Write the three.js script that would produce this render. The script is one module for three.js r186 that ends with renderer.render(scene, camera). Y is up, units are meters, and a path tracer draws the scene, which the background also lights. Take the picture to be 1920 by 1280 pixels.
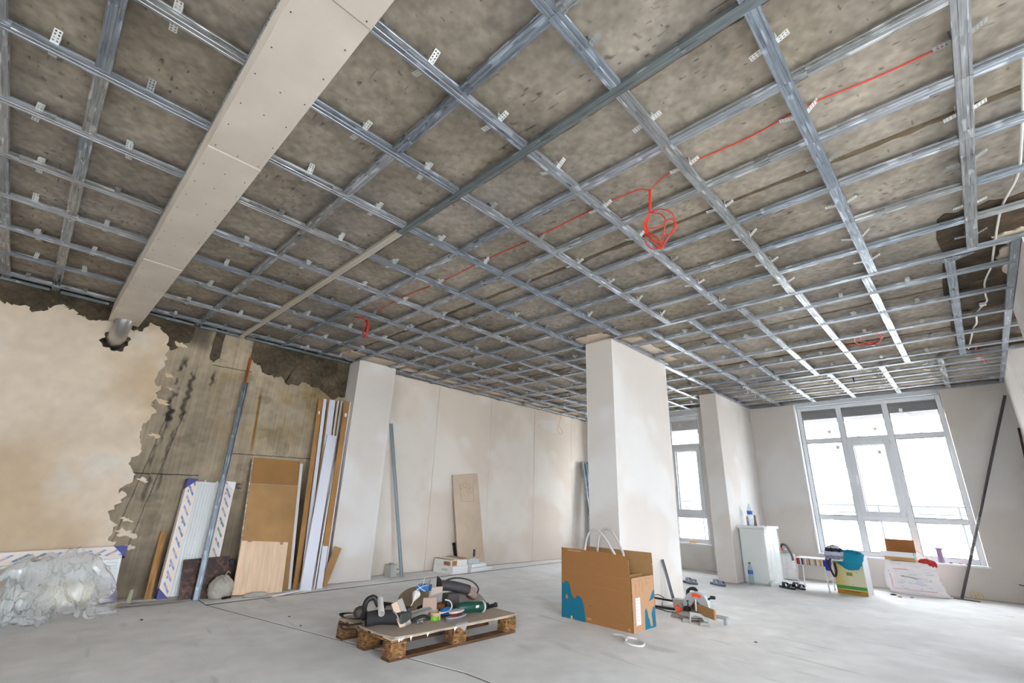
import * as THREE from 'three';
import { RoundedBoxGeometry } from 'three/addons/geometries/RoundedBoxGeometry.js';
import { mergeGeometries } from 'three/addons/utils/BufferGeometryUtils.js';

// ---------------------------------------------------------------- camera, sky, exposure
const scene = new THREE.Scene();
const camera = new THREE.PerspectiveCamera(2 * Math.atan(640 / 860.5) * 180 / Math.PI, 1920 / 1280, 0.05, 300);
camera.position.set(0, 1.04, 0);
camera.rotation.set(19.411 * Math.PI / 180, 44.652 * Math.PI / 180, 2.008 * Math.PI / 180, 'YXZ');
scene.add(camera);
scene.background = new THREE.Color().setRGB(0.88, 0.95, 1.04);   // bright even overcast
scene.backgroundIntensity = 18.5;
const renderer = new THREE.WebGLRenderer({ antialias: true });
renderer.toneMapping = THREE.LinearToneMapping;
renderer.toneMappingExposure = 1.0;
renderer.shadowMap.enabled = true;

// ---------------------------------------------------------------- helpers
const { PI, sin, cos, abs, min, max, floor, sqrt, hypot } = Math;
const V = (x, y, z) => new THREE.Vector3(x, y, z);
function rng(seed) { let s = seed >>> 0 || 1; return () => { s = (s + 0x6D2B79F5) >>> 0; let t = Math.imul(s ^ (s >>> 15), 1 | s); t = (t + Math.imul(t ^ (t >>> 7), 61 | t)) ^ t; return ((t ^ (t >>> 14)) >>> 0) / 4294967296; }; }
const counts = {};
function numbered(n) { const k = counts[n] = (counts[n] ?? -1) + 1; return k ? n + '_' + String(k).padStart(3, '0') : n; }
function thing(name, label, category, pos = [0, 0, 0], turn = 0, group) {
  const o = new THREE.Group(); o.name = numbered(name); o.position.set(...pos); o.rotation.y = turn; scene.add(o);
  o.userData = { label, category, kind: 'thing' }; if (group) o.userData.group = group;
  return o;
}
function setting(name, pos = [0, 0, 0]) { const o = new THREE.Group(); o.name = name; o.position.set(...pos); o.userData = { kind: 'structure' }; scene.add(o); return o; }
function P(name, geo, mat, parent, pos, rot) {
  const m = new THREE.Mesh(geo, mat); m.name = name; if (pos) m.position.set(...pos); if (rot) m.rotation.set(...rot); parent.add(m); return m;
}
// uv in metres from the dominant axis of each face
function uvw(g0, ox = 0, oy = 0) {
  const g = g0.index ? g0.toNonIndexed() : g0, p = g.attributes.position, uv = new Float32Array(p.count * 2), a = V(), b = V(), c = V(), n = V();
  for (let i = 0; i < p.count; i += 3) {
    a.fromBufferAttribute(p, i); b.fromBufferAttribute(p, i + 1); c.fromBufferAttribute(p, i + 2);
    n.copy(b).sub(a).cross(c.clone().sub(a)); const x = abs(n.x), y = abs(n.y), z = abs(n.z);
    [a, b, c].forEach((q, k) => { const [s, t] = x >= y && x >= z ? [q.z, q.y] : y >= z ? [q.x, q.z] : [q.x, q.y]; uv[(i + k) * 2] = s + ox; uv[(i + k) * 2 + 1] = t + oy; });
  }
  g.setAttribute('uv', new THREE.BufferAttribute(uv, 2)); return g;
}
function merge(list) {
  const l = list.map((g) => { g = g.index ? g.toNonIndexed() : g; for (const k of Object.keys(g.attributes)) if (!['position', 'normal', 'uv'].includes(k)) g.deleteAttribute(k); g.morphAttributes = {}; return g; });
  return mergeGeometries(l);
}
function bx(w, h, d, x = 0, y = 0, z = 0, r = 0) {
  const g = r ? new RoundedBoxGeometry(w, h, d, 1, min(r, w / 2.01, h / 2.01, d / 2.01)) : new THREE.BoxGeometry(w, h, d);
  g.translate(x, y, z); return uvw(g);
}
function box2(x0, x1, y0, y1, z0, z1, r = 0) { return bx(x1 - x0, y1 - y0, z1 - z0, (x0 + x1) / 2, (y0 + y1) / 2, (z0 + z1) / 2, r); }
function cyl(r0, r1, h, n = 20, x = 0, y = 0, z = 0) { const g = new THREE.CylinderGeometry(r1, r0, h, n); g.translate(x, y + h / 2, z); return g; }  // r0 below, r1 above, standing on y
function lathe(pts, n = 24) { return new THREE.LatheGeometry(pts.map(([r, y]) => new THREE.Vector2(r, y)), n); }
function tube(pts, r, seg = 0, rad = 6, closed = false) { const c = new THREE.CatmullRomCurve3(pts.map((p) => V(...p)), closed); return new THREE.TubeGeometry(c, seg || pts.length * 6, r, rad, closed); }
// triangulated cap ends for a tube
function rod(a, b, r, n = 10) { const A = V(...a), B = V(...b), d = B.clone().sub(A), g = new THREE.CylinderGeometry(r, r, d.length(), n); g.applyQuaternion(new THREE.Quaternion().setFromUnitVectors(V(0, 1, 0), d.clone().normalize())); g.translate((A.x + B.x) / 2, (A.y + B.y) / 2, (A.z + B.z) / 2); return g; }
function shape(pts, holes = []) { const s = new THREE.Shape(pts.map(([x, y]) => new THREE.Vector2(x, y))); for (const h of holes) s.holes.push(new THREE.Path(h.map(([x, y]) => new THREE.Vector2(x, y)))); return s; }
function prism(pts, d, holes = [], bev = 0) { return uvw(new THREE.ExtrudeGeometry(shape(pts, holes), { depth: d, steps: 1, curveSegments: 8, bevelEnabled: bev > 0, bevelSize: bev, bevelThickness: bev, bevelSegments: 1, bevelOffset: -bev })); }
// a frame whose +y runs from a to b and whose +x lies as near as it can to side
function frameOf(a, b, side) {
  const y = V(...b).sub(V(...a)), len = y.length(); y.normalize();
  const x = V(...side); x.addScaledVector(y, -x.dot(y)).normalize(); const z = x.clone().cross(y);
  return { len, q: new THREE.Quaternion().setFromRotationMatrix(new THREE.Matrix4().makeBasis(x, y, z)) };
}
// thing standing at a, leaning to b
function leaning(name, label, category, a, b, side, group) { const f = frameOf(a, b, side), o = thing(name, label, category, a, 0, group); o.quaternion.copy(f.q); o.userData.len = undefined; delete o.userData.len; return [o, f.len]; }
// open sheet profile (points in x,y) of thickness t swept along z by len
function sheet(path, t, len) {
  const n = path.length, N = [];
  for (let i = 0; i < n; i++) { const a = path[max(0, i - 1)], b = path[min(n - 1, i + 1)], dx = b[0] - a[0], dy = b[1] - a[1], l = hypot(dx, dy); N.push([-dy / l * t, dx / l * t]); }
  const q = path.map((p, i) => [p[0] + N[i][0], p[1] + N[i][1]]), loop = [...path, ...q.reverse()], pos = [], m = loop.length;
  for (let i = 0; i < m; i++) { const [ax, ay] = loop[i], [bx_, by] = loop[(i + 1) % m]; pos.push(ax, ay, 0, bx_, by, 0, bx_, by, len, ax, ay, 0, bx_, by, len, ax, ay, len); }
  for (let i = 0; i < n - 1; i++) { const a = loop[i], b = loop[i + 1], c = loop[m - 2 - i], d = loop[m - 1 - i]; pos.push(...a, 0, c[0], c[1], 0, ...b, 0, ...a, 0, ...d, 0, ...c, 0); pos.push(...a, len, ...b, len, ...c, len, ...a, len, ...c, len, ...d, len); }
  const g = new THREE.BufferGeometry(); g.setAttribute('position', new THREE.Float32BufferAttribute(pos, 3)); g.computeVertexNormals(); return g;
}
// noise
function lattice(seed) { const r = rng(seed), t = new Float32Array(65536); for (let i = 0; i < 65536; i++) t[i] = r(); return t; }
const LT = lattice(77);
function vn(x, y, per, off) { const xi = floor(x), yi = floor(y), fx = x - xi, fy = y - yi, sx = fx * fx * (3 - 2 * fx), sy = fy * fy * (3 - 2 * fy); const m = (a) => ((a % per) + per) % per, h = (a, b) => LT[(m(a) * 157 + m(b) * 8191 + off * 977) & 65535]; const a = h(xi, yi), b = h(xi + 1, yi), c = h(xi, yi + 1), d = h(xi + 1, yi + 1); return (a + (b - a) * sx) * (1 - sy) + (c + (d - c) * sx) * sy; }
function fbm(u, v, f, oct, off = 0) { let s = 0, a = 0.5, t = 0; for (let i = 0; i < oct; i++) { s += a * vn(u * f, v * f, f, off + i * 13); t += a; a *= 0.5; f *= 2; } return s / t; }
const v3 = (x, y, z, o = 0) => (vn(x * 7.3 + z * 3.1, y * 7.3 - z * 2.3, 4096, o) + vn(y * 7.3 + z * 4.7 + 31, z * 7.3 + x * 1.7, 4096, o + 5)) / 2;
const clamp = (x, a = 0, b = 1) => min(b, max(a, x)), smooth = (a, b, x) => { const t = clamp((x - a) / (b - a)); return t * t * (3 - 2 * t); };
const mixc = (a, b, t) => [a[0] + (b[0] - a[0]) * t, a[1] + (b[1] - a[1]) * t, a[2] + (b[2] - a[2]) * t];
function tex(w, h, f, srgb = true, rep) {
  const d = new Uint8Array(w * h * 4);
  for (let j = 0; j < h; j++) for (let i = 0; i < w; i++) { const c = f((i + 0.5) / w, (j + 0.5) / h), k = (j * w + i) * 4; const q = (x) => x < 0 ? 0 : x > 255 ? 255 : x; if (c.length) { d[k] = q(c[0]); d[k + 1] = q(c[1]); d[k + 2] = q(c[2]); } else d[k] = d[k + 1] = d[k + 2] = q(c * 255); d[k + 3] = 255; }
  const t = new THREE.DataTexture(d, w, h); t.magFilter = THREE.LinearFilter; t.minFilter = THREE.LinearMipmapLinearFilter; t.generateMipmaps = true; t.wrapS = t.wrapT = THREE.RepeatWrapping; if (srgb) t.colorSpace = THREE.SRGBColorSpace; if (rep) t.repeat.set(...rep); t.needsUpdate = true; return t;
}
function canvasTex(w, h, draw) { const c = document.createElement('canvas'); c.width = w; c.height = h; draw(c.getContext('2d'), w, h); const t = new THREE.CanvasTexture(c); t.colorSpace = THREE.SRGBColorSpace; t.wrapS = t.wrapT = THREE.RepeatWrapping; return t; }
const std = (color, roughness = 0.8, o = {}) => new THREE.MeshStandardMaterial({ color, roughness, ...o });
const phys = (color, roughness, o = {}) => new THREE.MeshPhysicalMaterial({ color, roughness, ...o });
// a rumpled solid: sphere displaced by noise, flattened below
function blob(rx, ry, rz, amp, freq, seed, det = 24, floorAt = -0.6) {
  const g = new THREE.SphereGeometry(1, det * 2, det), p = g.attributes.position;
  for (let i = 0; i < p.count; i++) { let x = p.getX(i), y = p.getY(i), z = p.getZ(i); const r = 1 + amp * ((1 - abs(2 * v3(x * freq + 9, y * freq + 5, z * freq + 7, seed) - 1)) * 1.2 - 0.7 + 0.5 * (v3(x * freq * 2.1 + 3, y * freq * 2.1, z * freq * 2.1, seed + 3) - 0.5)); x *= r; y = max(y * r, floorAt); z *= r; p.setXYZ(i, x * rx, (y - floorAt) * ry, z * rz); }
  g.computeVertexNormals(); return g;
}
// ---------------------------------------------------------------- materials
const T = {};
T.slab = tex(1024, 1024, (u, v) => {
  const a = fbm(u, v, 4, 5, 1), b = fbm(u, v, 24, 3, 2), st = fbm(u * 1, v, 8, 2, 9);
  const gr = fbm(u, v, 90, 2, 11); let l = 0.80 + (a - 0.5) * 0.36 + (b - 0.5) * 0.14 + (gr - 0.5) * 0.22;
  const scr = vn(u * 60 + v * 20, v * 190, 8192, 5); if (scr > 0.86 && st > 0.5) l -= (scr - 0.86) * 2.4 * smooth(0.5, 0.6, st);
  const pit = vn(u * 120, v * 120, 120, 8); if (pit > 0.965) l -= 0.2;
  l = clamp(l, 0.28, 1.05); const w = fbm(u, v, 3, 3, 21) - 0.5;
  return [188 * l + 8 * w, 176 * l + 3 * w, 160 * l - 8 * w];
}, true, [1 / 3, 1 / 3]);
T.slabBump = tex(512, 512, (u, v) => 0.5 + (fbm(u, v, 16, 5, 3) - 0.5) * 0.9 - (vn(u * 60, v * 60, 60, 8) > 0.95 ? 0.25 : 0), false, [1 / 1.5, 1 / 1.5]);
T.floor = tex(2048, 2048, (u, v) => {
  const a = fbm(u, v, 5, 5, 31), b = fbm(u, v, 40, 3, 32), c = fbm(u, v, 3, 3, 35);
  let l = 0.88 + (a - 0.5) * 0.20 + (b - 0.5) * 0.10;
  const scr = vn(u * 14 + v * 5, v * 90 - u * 10, 8192, 33); if (scr > 0.82) l -= (scr - 0.82) * 0.6 * smooth(0.42, 0.6, a);
  const sp = vn(u * 420, v * 420, 420, 36); if (sp > 0.992) l -= 0.25; const sp2 = vn(u * 300, v * 300, 300, 39); if (sp2 > 0.99) l += 0.08;
  const t = c - 0.5;
  l = l * 0.85 + 0.19; return [247 * l + 6 * t, 246 * l + 2 * t, 244 * l - 5 * t];
}, true, [1 / 6, 1 / 6]);
T.floorBump = tex(512, 512, (u, v) => 0.5 + (fbm(u, v, 12, 6, 41) - 0.5) * 0.9, false, [1 / 1.2, 1 / 1.2]);
T.plaster = tex(1024, 1024, (u, v) => {
  const a = fbm(u, v, 3, 5, 51), b = fbm(u, v, 40, 3, 52), s = fbm(u, v * 1, 6, 4, 55);
  const t = smooth(0.40, 0.68, a), l = 0.97 + (b - 0.5) * 0.07 + (s - 0.5) * 0.12; const c = mixc([226, 209, 188], [197, 172, 140], t * 0.75); const g = smooth(0.55, 0.75, s) * 0.55;
  const d = mixc(c, [212, 208, 202], g); return [d[0] * l, d[1] * l, d[2] * l];
}, true, [1 / 3.2, 1 / 3.2]);
T.fine = tex(512, 512, (u, v) => 0.5 + (fbm(u, v, 10, 6, 61) - 0.5) * 0.9, false, [1 / 0.8, 1 / 0.8]);
T.putty = tex(1024, 1024, (u, v) => {
  const a = fbm(u, v, 4, 5, 71), b = fbm(u, v, 3, 4, 72), l = 0.985 + (a - 0.5) * 0.06; const c = mixc([218, 210, 203], [226, 223, 220], smooth(0.42, 0.62, b)); return [c[0] * l, c[1] * l, c[2] * l];
}, true, [1 / 2.5, 1 / 2.5]);
T.board = tex(512, 512, (u, v) => { const a = fbm(u, v, 6, 5, 81), l = 0.97 + (a - 0.5) * 0.12; return [222 * l, 208 * l, 192 * l]; }, true, [1 / 1.2, 1 / 1.2]);
T.gypsum = tex(512, 512, (u, v) => { const a = fbm(u, v, 5, 5, 84), l = 0.97 + (a - 0.5) * 0.12; return [214 * l, 203 * l, 190 * l]; }, true, [1 / 1.2, 1 / 1.2]);
// galvanised steel: spangle and streaks that run with the profile (v)
T.zinc = tex(512, 512, (u, v) => {
  const s = vn(u * 90, v * 6, 512, 91), s2 = vn(u * 200, v * 14, 512, 92), m = fbm(u, v, 6, 4, 93); let l = 0.74 + (s - 0.5) * 0.22 + (s2 - 0.5) * 0.14 + (m - 0.5) * 0.30; const w = smooth(0.72, 0.9, vn(u * 40, v * 9, 512, 96)) * 0.25; l = clamp(0.25 + 0.68 * l + w, 0.5, 1.05);
  return [216 * l, 223 * l, 232 * l];
}, true, [1 / 0.5, 1 / 0.8]);
T.zincR = tex(256, 256, (u, v) => 0.62 + (vn(u * 60, v * 5, 256, 94) - 0.5) * 0.5 + (fbm(u, v, 6, 3, 95) - 0.5) * 0.4, false, [1 / 0.5, 1 / 0.8]);
T.chip = tex(512, 512, (u, v) => { const a = vn(u * 16, v * 90, 512, 101), b = fbm(u, v, 12, 4, 102), dk = smooth(0.6, 0.85, vn(u * 8, v * 22, 64, 103)); const l = 0.70 + (a - 0.5) * 0.45 + (b - 0.5) * 0.35 - dk * 0.25; return [186 * l, 134 * l, 78 * l]; }, true, [1 / 0.35, 1 / 0.35]);
T.oldwood = tex(512, 512, (u, v) => { const a = vn(u * 8, v * 70, 512, 111), b = fbm(u, v, 8, 4, 112); const l = 0.8 + (a - 0.5) * 0.3 + (b - 0.5) * 0.4; return [214 * l, 198 * l, 178 * l]; }, true, [1 / 0.8, 1 / 0.5]);
T.pine = tex(256, 512, (u, v) => { const a = vn(u * 30, v * 5, 256, 121), b = fbm(u, v, 6, 3, 122), k = smooth(0.8, 0.9, vn(u * 4, v * 8, 32, 124)); const l = 0.85 + (a - 0.5) * 0.25 + (b - 0.5) * 0.3 - k * 0.35; return [200 * l, 146 * l, 84 * l]; }, true, [1 / 0.2, 1 / 0.8]);
T.beech = tex(512, 512, (u, v) => { const a = vn(u * 40, v * 4, 512, 131), b = fbm(u, v * 0.3 + 0.1, 10, 3, 132); const l = 0.97 + (a - 0.5) * 0.08 + (b - 0.5) * 0.08; return [232 * l, 200 * l, 168 * l]; }, true, [1 / 0.6, 1 / 0.6]);
T.card = tex(512, 512, (u, v) => { const a = fbm(u, v, 6, 5, 141), b = vn(u * 3, v * 120, 512, 142); const l = 0.93 + (a - 0.5) * 0.2 + (b - 0.5) * 0.05; return [186 * l, 128 * l, 72 * l]; }, true, [1, 1]);
T.fibre = tex(512, 512, (u, v) => { const a = fbm(u, v, 6, 5, 145); const l = 0.95 + (a - 0.5) * 0.16; return [176 * l, 136 * l, 88 * l]; }, true, [1, 1]);
T.marble = tex(512, 512, (u, v) => { const a = fbm(u, v, 14, 5, 151), b = fbm(u, v, 8, 4, 152), r = 1 - abs(2 * b - 1), t = smooth(0.45, 0.7, a) * 0.6 + smooth(0.9, 0.99, r) * 0.4; const c = mixc([46, 26, 20], [122, 78, 54], t); return c; }, true, [1 / 0.5, 1 / 0.5]);
T.crinkle = tex(512, 512, (u, v) => { const r = (f, o) => { const n = fbm(u, v, f, 2, o); return 1 - abs(2 * n - 1) * 1.6; }; return clamp(0.5 * r(5, 191) + 0.35 * r(11, 192) + 0.2 * r(23, 193)); }, false, [1 / 0.7, 1 / 0.7]);
T.mortar = tex(512, 512, (u, v) => { const a = fbm(u, v, 6, 5, 161), b = fbm(u, v, 40, 3, 162); let l = 0.75 + (a - 0.5) * 0.7 + (b - 0.5) * 0.3; if (vn(u * 60, v * 60, 60, 163) > 0.93) l += 0.3; return [112 * l, 98 * l, 78 * l]; }, true, [1 / 1.2, 1 / 1.2]);
// bare poured concrete of the left wall, with its runs and stains where they are (u along z from 1.0 to -3.2, v up 0..3.1)
T.bare = tex(1024, 768, (u, v) => {
  const z = 1.0 - u * 4.2, y = v * 3.1;
  let l = 0.80 + (fbm(u, v, 6, 5, 171) - 0.5) * 0.32 + (fbm(u, v, 60, 2, 172) - 0.5) * 0.10 + (vn(z * 70, y * 3, 4096, 173) - 0.5) * 0.10;
  let c = [196, 178, 152];
  const ye = smooth(0.5, 0.75, fbm(u, v, 9, 3, 174)) * smooth(1.5, 2.2, y) * smooth(-1.3, -1.6, z) * smooth(2.65, 2.3, y); c = mixc(c, [178, 142, 78], ye * 0.6);
  // dark wet-looking runs below the slab
  const wob = (vn(y * 3, 3, 4096, 175) - 0.5) * 0.05 + (vn(y * 22, 5, 4096, 180) - 0.5) * 0.03, brk = smooth(0.35, 0.6, fbm(u * 3, v, 20, 3, 181));
  for (const [zc, w, y0, y1, k] of [[-1.02, 0.035, 1.7, 2.6, 0.55], [-1.14, 0.025, 1.75, 2.5, 0.4], [-1.0, 0.02, 0.8, 1.9, 0.22], [-1.1, 0.016, 0.9, 1.8, 0.2], [-1.35, 0.02, 2.2, 2.5, 0.4], [-1.28, 0.03, 2.62, 2.95, 0.35]]) { const d = abs(z - zc - wob); if (d < w * 2.5) l -= k * brk * smooth(w * (0.6 + brk), w * 0.2, d) * smooth(y0, y0 + 0.15, y) * smooth(y1, y1 - 0.15, y); }
  const rz = abs(z + 1.93 + (y - 1.9) * -0.05); if (rz < 0.035) c = mixc(c, [150, 104, 22], smooth(0.022, 0.004, rz) * smooth(1.45, 1.75, y) * smooth(2.36, 2.2, y) * 0.85);
  for (const [yy, za, zb] of [[1.21, -0.75, -1.45], [1.50, -1.72, -3.2], [2.52, -1.3, -1.75]]) { if (abs(y - yy + (z - za) * 0.02) < 0.006 && z < za && z > zb) l -= 0.35; }
  for (const zc of [-0.93, -1.075]) { if (abs(z - zc - (1.3 - y) * 0.12 + wob * 0.2) < 0.005 && y < 1.9 && y > 0.3) l -= 0.25; }
  const top = smooth(2.62, 2.78, y + (fbm(u, v, 12, 3, 176) - 0.5) * 0.3) * smooth(-1.28, -1.15, z); l *= 1 - top * 0.42;
  const low = smooth(1.0, 0.2, y) * smooth(0.35, 0.65, fbm(u, v, 8, 4, 178)); l *= 1 - low * 0.2;
  const bl = smooth(0.62, 0.75, fbm(u, v, 14, 4, 177)); l *= 1 - bl * 0.12; l = clamp(l, 0.2, 1);
  return [c[0] * l, c[1] * l, c[2] * l];
});
const M = {
  slab: std(0xffffff, 0.92, { map: T.slab, bumpMap: T.slabBump, bumpScale: 0.006 }),
  floor: std(0xffffff, 0.86, { map: T.floor, bumpMap: T.floorBump, bumpScale: 0.004 }),
  subfloor: std(0x615d57, 0.95, { bumpMap: T.fine, bumpScale: 0.004 }),
  plaster: std(0xffffff, 0.95, { map: T.plaster, bumpMap: T.fine, bumpScale: 0.003 }),
  putty: std(0xffffff, 0.93, { map: T.putty, bumpMap: T.fine, bumpScale: 0.0015 }),
  drywall: std(0xfff9f2, 0.93, { map: T.putty, bumpMap: T.fine, bumpScale: 0.001 }),
  board: std(0xffffff, 0.95, { map: T.board, bumpMap: T.fine, bumpScale: 0.0008 }),
  gypsum: std(0xffffff, 0.95, { map: T.gypsum, bumpMap: T.fine, bumpScale: 0.0008 }),
  mortar: std(0xffffff, 0.97, { map: T.mortar, bumpMap: T.fine, bumpScale: 0.012 }),
  jointMortar: std(0xb3a692, 0.97, { map: T.slab, bumpMap: T.fine, bumpScale: 0.01 }),
  bare: std(0xffffff, 0.93, { map: T.bare, bumpMap: T.fine, bumpScale: 0.004 }),
  concrete: std(0xb3aa9c, 0.94, { bumpMap: T.fine, bumpScale: 0.004 }),
  zinc: std(0xffffff, 0.62, { map: T.zinc, roughnessMap: T.zincR, metalness: 0.7 }),
  zincPlain: std(0xa9b2b4, 0.42, { metalness: 0.85 }),
  steel: std(0xb8b9b8, 0.32, { metalness: 1 }),
  darkMetal: std(0x3a3a3c, 0.45, { metalness: 0.8 }),
  pvc: std(0xe4e8ec, 0.35), pvcShade: std(0xcfd5da, 0.4),
  gasket: std(0x2a2a2c, 0.7),
  glass: phys(0xffffff, 0.02, { transmission: 1, thickness: 0, ior: 1.5 }),
  chip: std(0xffffff, 0.9, { map: T.chip, bumpMap: T.fine, bumpScale: 0.004 }),
  oldwood: std(0xffffff, 0.9, { map: T.oldwood, bumpMap: T.fine, bumpScale: 0.003 }),
  pine: std(0xffffff, 0.75, { map: T.pine }), beech: std(0xffffff, 0.6, { map: T.beech }),
  card: std(0xffffff, 0.85, { map: T.card }), cardPale: std(0xe7c3a0, 0.85, { map: T.board }), fibre: std(0xffffff, 0.85, { map: T.fibre }),
  marble: std(0xffffff, 0.45, { map: T.marble }),
  white: std(0xeeeff2, 0.5), whiteMatt: std(0xe9e8e4, 0.85), trimWhite: std(0xdfe2ee, 0.45), mdf: std(0xffffff, 0.85, { map: T.fibre, color: 0xfff4e4 }),
  black: std(0x1b1b1d, 0.55), rubber: std(0x232326, 0.8), red: std(0xd23a22, 0.5), cableRed: std(0xd8381f, 0.45), cableWhite: std(0xd9d4cc, 0.5), orange: std(0xf04a10, 0.45), cableGrey: std(0xc4bfba, 0.5),
};
// ---------------------------------------------------------------- the shell
const XL = -6.42, SLAB = 2.998, GY = 2.94;                       // left wall plane, slab underside, grid underside
const jitter = rng(5);
// floor: screed fields with joints over a darker base
{
  const f = setting('floor');
  P('subfloor', box2(-7, 4.2, -0.32, -0.003, -10.6, 4.8), M.subfloor, f);
  const field = (pts) => { const g = new THREE.ExtrudeGeometry(shape(pts.map(([x, z]) => [x, -z])), { depth: 0.05, bevelEnabled: true, bevelSize: 0.004, bevelThickness: 0.004, bevelSegments: 1, bevelOffset: -0.004 }); g.rotateX(-PI / 2); g.translate(0, -0.054, 0); return uvw(g); };
  const jz = (x) => -2.30 - (x + 2.75) * 0.232;                 // the crack-like joint across the room
  const gx = (z) => -5.917 + 0.078 * (z + 5.51); // groove along the left wall
  const G0 = [gx(-2.75), -2.75], G1 = [-6.205, -9.2], g = 0.03;
  P('screed_field', field([[gx(-2.75) + g, jz(gx(-2.75)) - 0.012], [-2.62, jz(-2.62) - 0.012], [4.1, jz(-2.62) - 0.25], [4.1, -10.4], [-6.2, -10.4], [G1[0] + g, G1[1]]].map((p) => p)), M.floor, f);
  P('screed_field', field([[-6.9, jz(gx(-2.75)) + 0.004], [gx(-2.75) + g, jz(gx(-2.75)) + 0.004], [-2.62, jz(-2.62) + 0.004], [4.1, jz(-2.62) - 0.244], [4.1, 4.7], [-6.9, 4.7]]), M.floor, f);
  P('screed_strip', field([[-6.9, jz(gx(-2.75)) - 0.008], [gx(-2.75) - g, jz(gx(-2.75)) - 0.008], [G1[0] - g, G1[1]], [-6.22, -10.4], [-6.9, -10.4]]), M.floor, f);
}
// ceiling: precast slab panels with raked mortar joints
{
  const c = setting('ceiling');
  P('slab_core', box2(-7, 4.2, SLAB + 0.06, SLAB + 0.3, -10.6, 4.8), M.concrete, c);
  const zs = [4.7, 3.4, 2.15, 0.9, -0.35, -1.6, -2.85, -4.1, -5.35, -6.6, -7.85, -9.1, -10.5];
  for (let i = 0; i < zs.length - 1; i++) {
    const dy = (jitter() - 0.5) * 0.012, off = jitter() * 3;
    P('slab_panel', uvw(box2(-6.9, 4.1, SLAB + dy, SLAB + 0.07, zs[i + 1] + 0.012, zs[i] - 0.012, 0.01), off, off * 1.7), M.slab, c);
    const n = 150, pos = [], r = rng(90 + i), z0 = zs[i + 1], row = [];
    for (let k = 0; k <= n; k++) { const x = -6.9 + 11 * k / n, a = 0.5 + vn(x * 3, i * 9.1, 4096, 7); row.push([[x, SLAB + 0.03, z0 - 0.03 - r() * 0.02], [x, SLAB + 0.004 - 0.012 * a * r(), z0 - 0.012 * a], [x, SLAB + 0.005 - 0.013 * a * r(), z0 + 0.014 * a], [x, SLAB + 0.03, z0 + 0.03 + r() * 0.025]]); }
    for (let k = 0; k < n; k++) for (let j = 0; j < 3; j++) { const a = row[k][j], b = row[k + 1][j], d = row[k + 1][j + 1], e = row[k][j + 1]; pos.push(...a, ...b, ...d, ...a, ...d, ...e); }
    const g = new THREE.BufferGeometry(); g.setAttribute('position', new THREE.Float32BufferAttribute(pos, 3)); g.computeVertexNormals(); P('mortar_joint', uvw(g), M.jointMortar, c);
  }
  // dirty strip of older mortar on the slab near the right columns, and lumps where the columns meet it
  const patch = (pts, m, y = 0.008) => { const g = new THREE.ExtrudeGeometry(shape(pts.map(([x, z]) => [x, -z])), { depth: y, bevelEnabled: false }); g.rotateX(PI / 2); g.scale(1, 1, -1); const q = uvw(g.toNonIndexed ? g : g); const p = q.attributes.position; q.translate(0, SLAB + 0.004, 0); const idx = q.attributes.position; for (let i = 0; i < idx.count; i += 3) { for (const at of ['position', 'normal', 'uv']) { const b = q.attributes[at], s = b.itemSize; for (let k = 0; k < s; k++) { const t = b.array[(i + 1) * s + k]; b.array[(i + 1) * s + k] = b.array[(i + 2) * s + k]; b.array[(i + 2) * s + k] = t; } } } q.computeVertexNormals(); return P('mortar_patch', q, m, c); };
  const rag = (pts, k, a, seed) => { const r = rng(seed), out = []; for (let i = 0; i < pts.length; i++) { const p = pts[i], q = pts[(i + 1) % pts.length]; for (let j = 0; j < k; j++) out.push([p[0] + (q[0] - p[0]) * j / k + (r() - 0.5) * a, p[1] + (q[1] - p[1]) * j / k + (r() - 0.5) * a]); } return out; };
  patch(rag([[0.17, -3.95], [0.17, -7.7], [0.75, -7.7], [0.75, -3.95]], 12, 0.07, 3), std(0xf2e6d6, 0.97, { map: T.mortar, bumpMap: T.fine, bumpScale: 0.012 }));
  patch(rag([[0.5, -4.45], [0.46, -4.55], [0.53, -4.7], [0.48, -4.9], [0.56, -5.3], [0.75, -5.3], [0.75, -4.45]], 5, 0.05, 4), M.plaster, 0.02);
  patch(rag([[-3.22, -4.36], [-2.85, -4.38], [-2.8, -4.6], [-3.25, -4.6]], 5, 0.04, 6), M.plaster, 0.02);
  patch(rag([[-2.85, -4.7], [-2.55, -4.75], [-2.62, -5.9], [-2.85, -5.9]], 5, 0.05, 8), M.plaster, 0.02);
  patch(rag([[-6.4, -2.75], [-5.95, -2.8], [-5.98, -3.7], [-6.4, -3.7]], 5, 0.05, 9), M.plaster, 0.02);
  patch(rag([[-6.4, -3.8], [-6.1, -3.8], [-6.15, -9.0], [-6.4, -9.0]], 9, 0.05, 10), M.plaster, 0.015);
}
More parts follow.
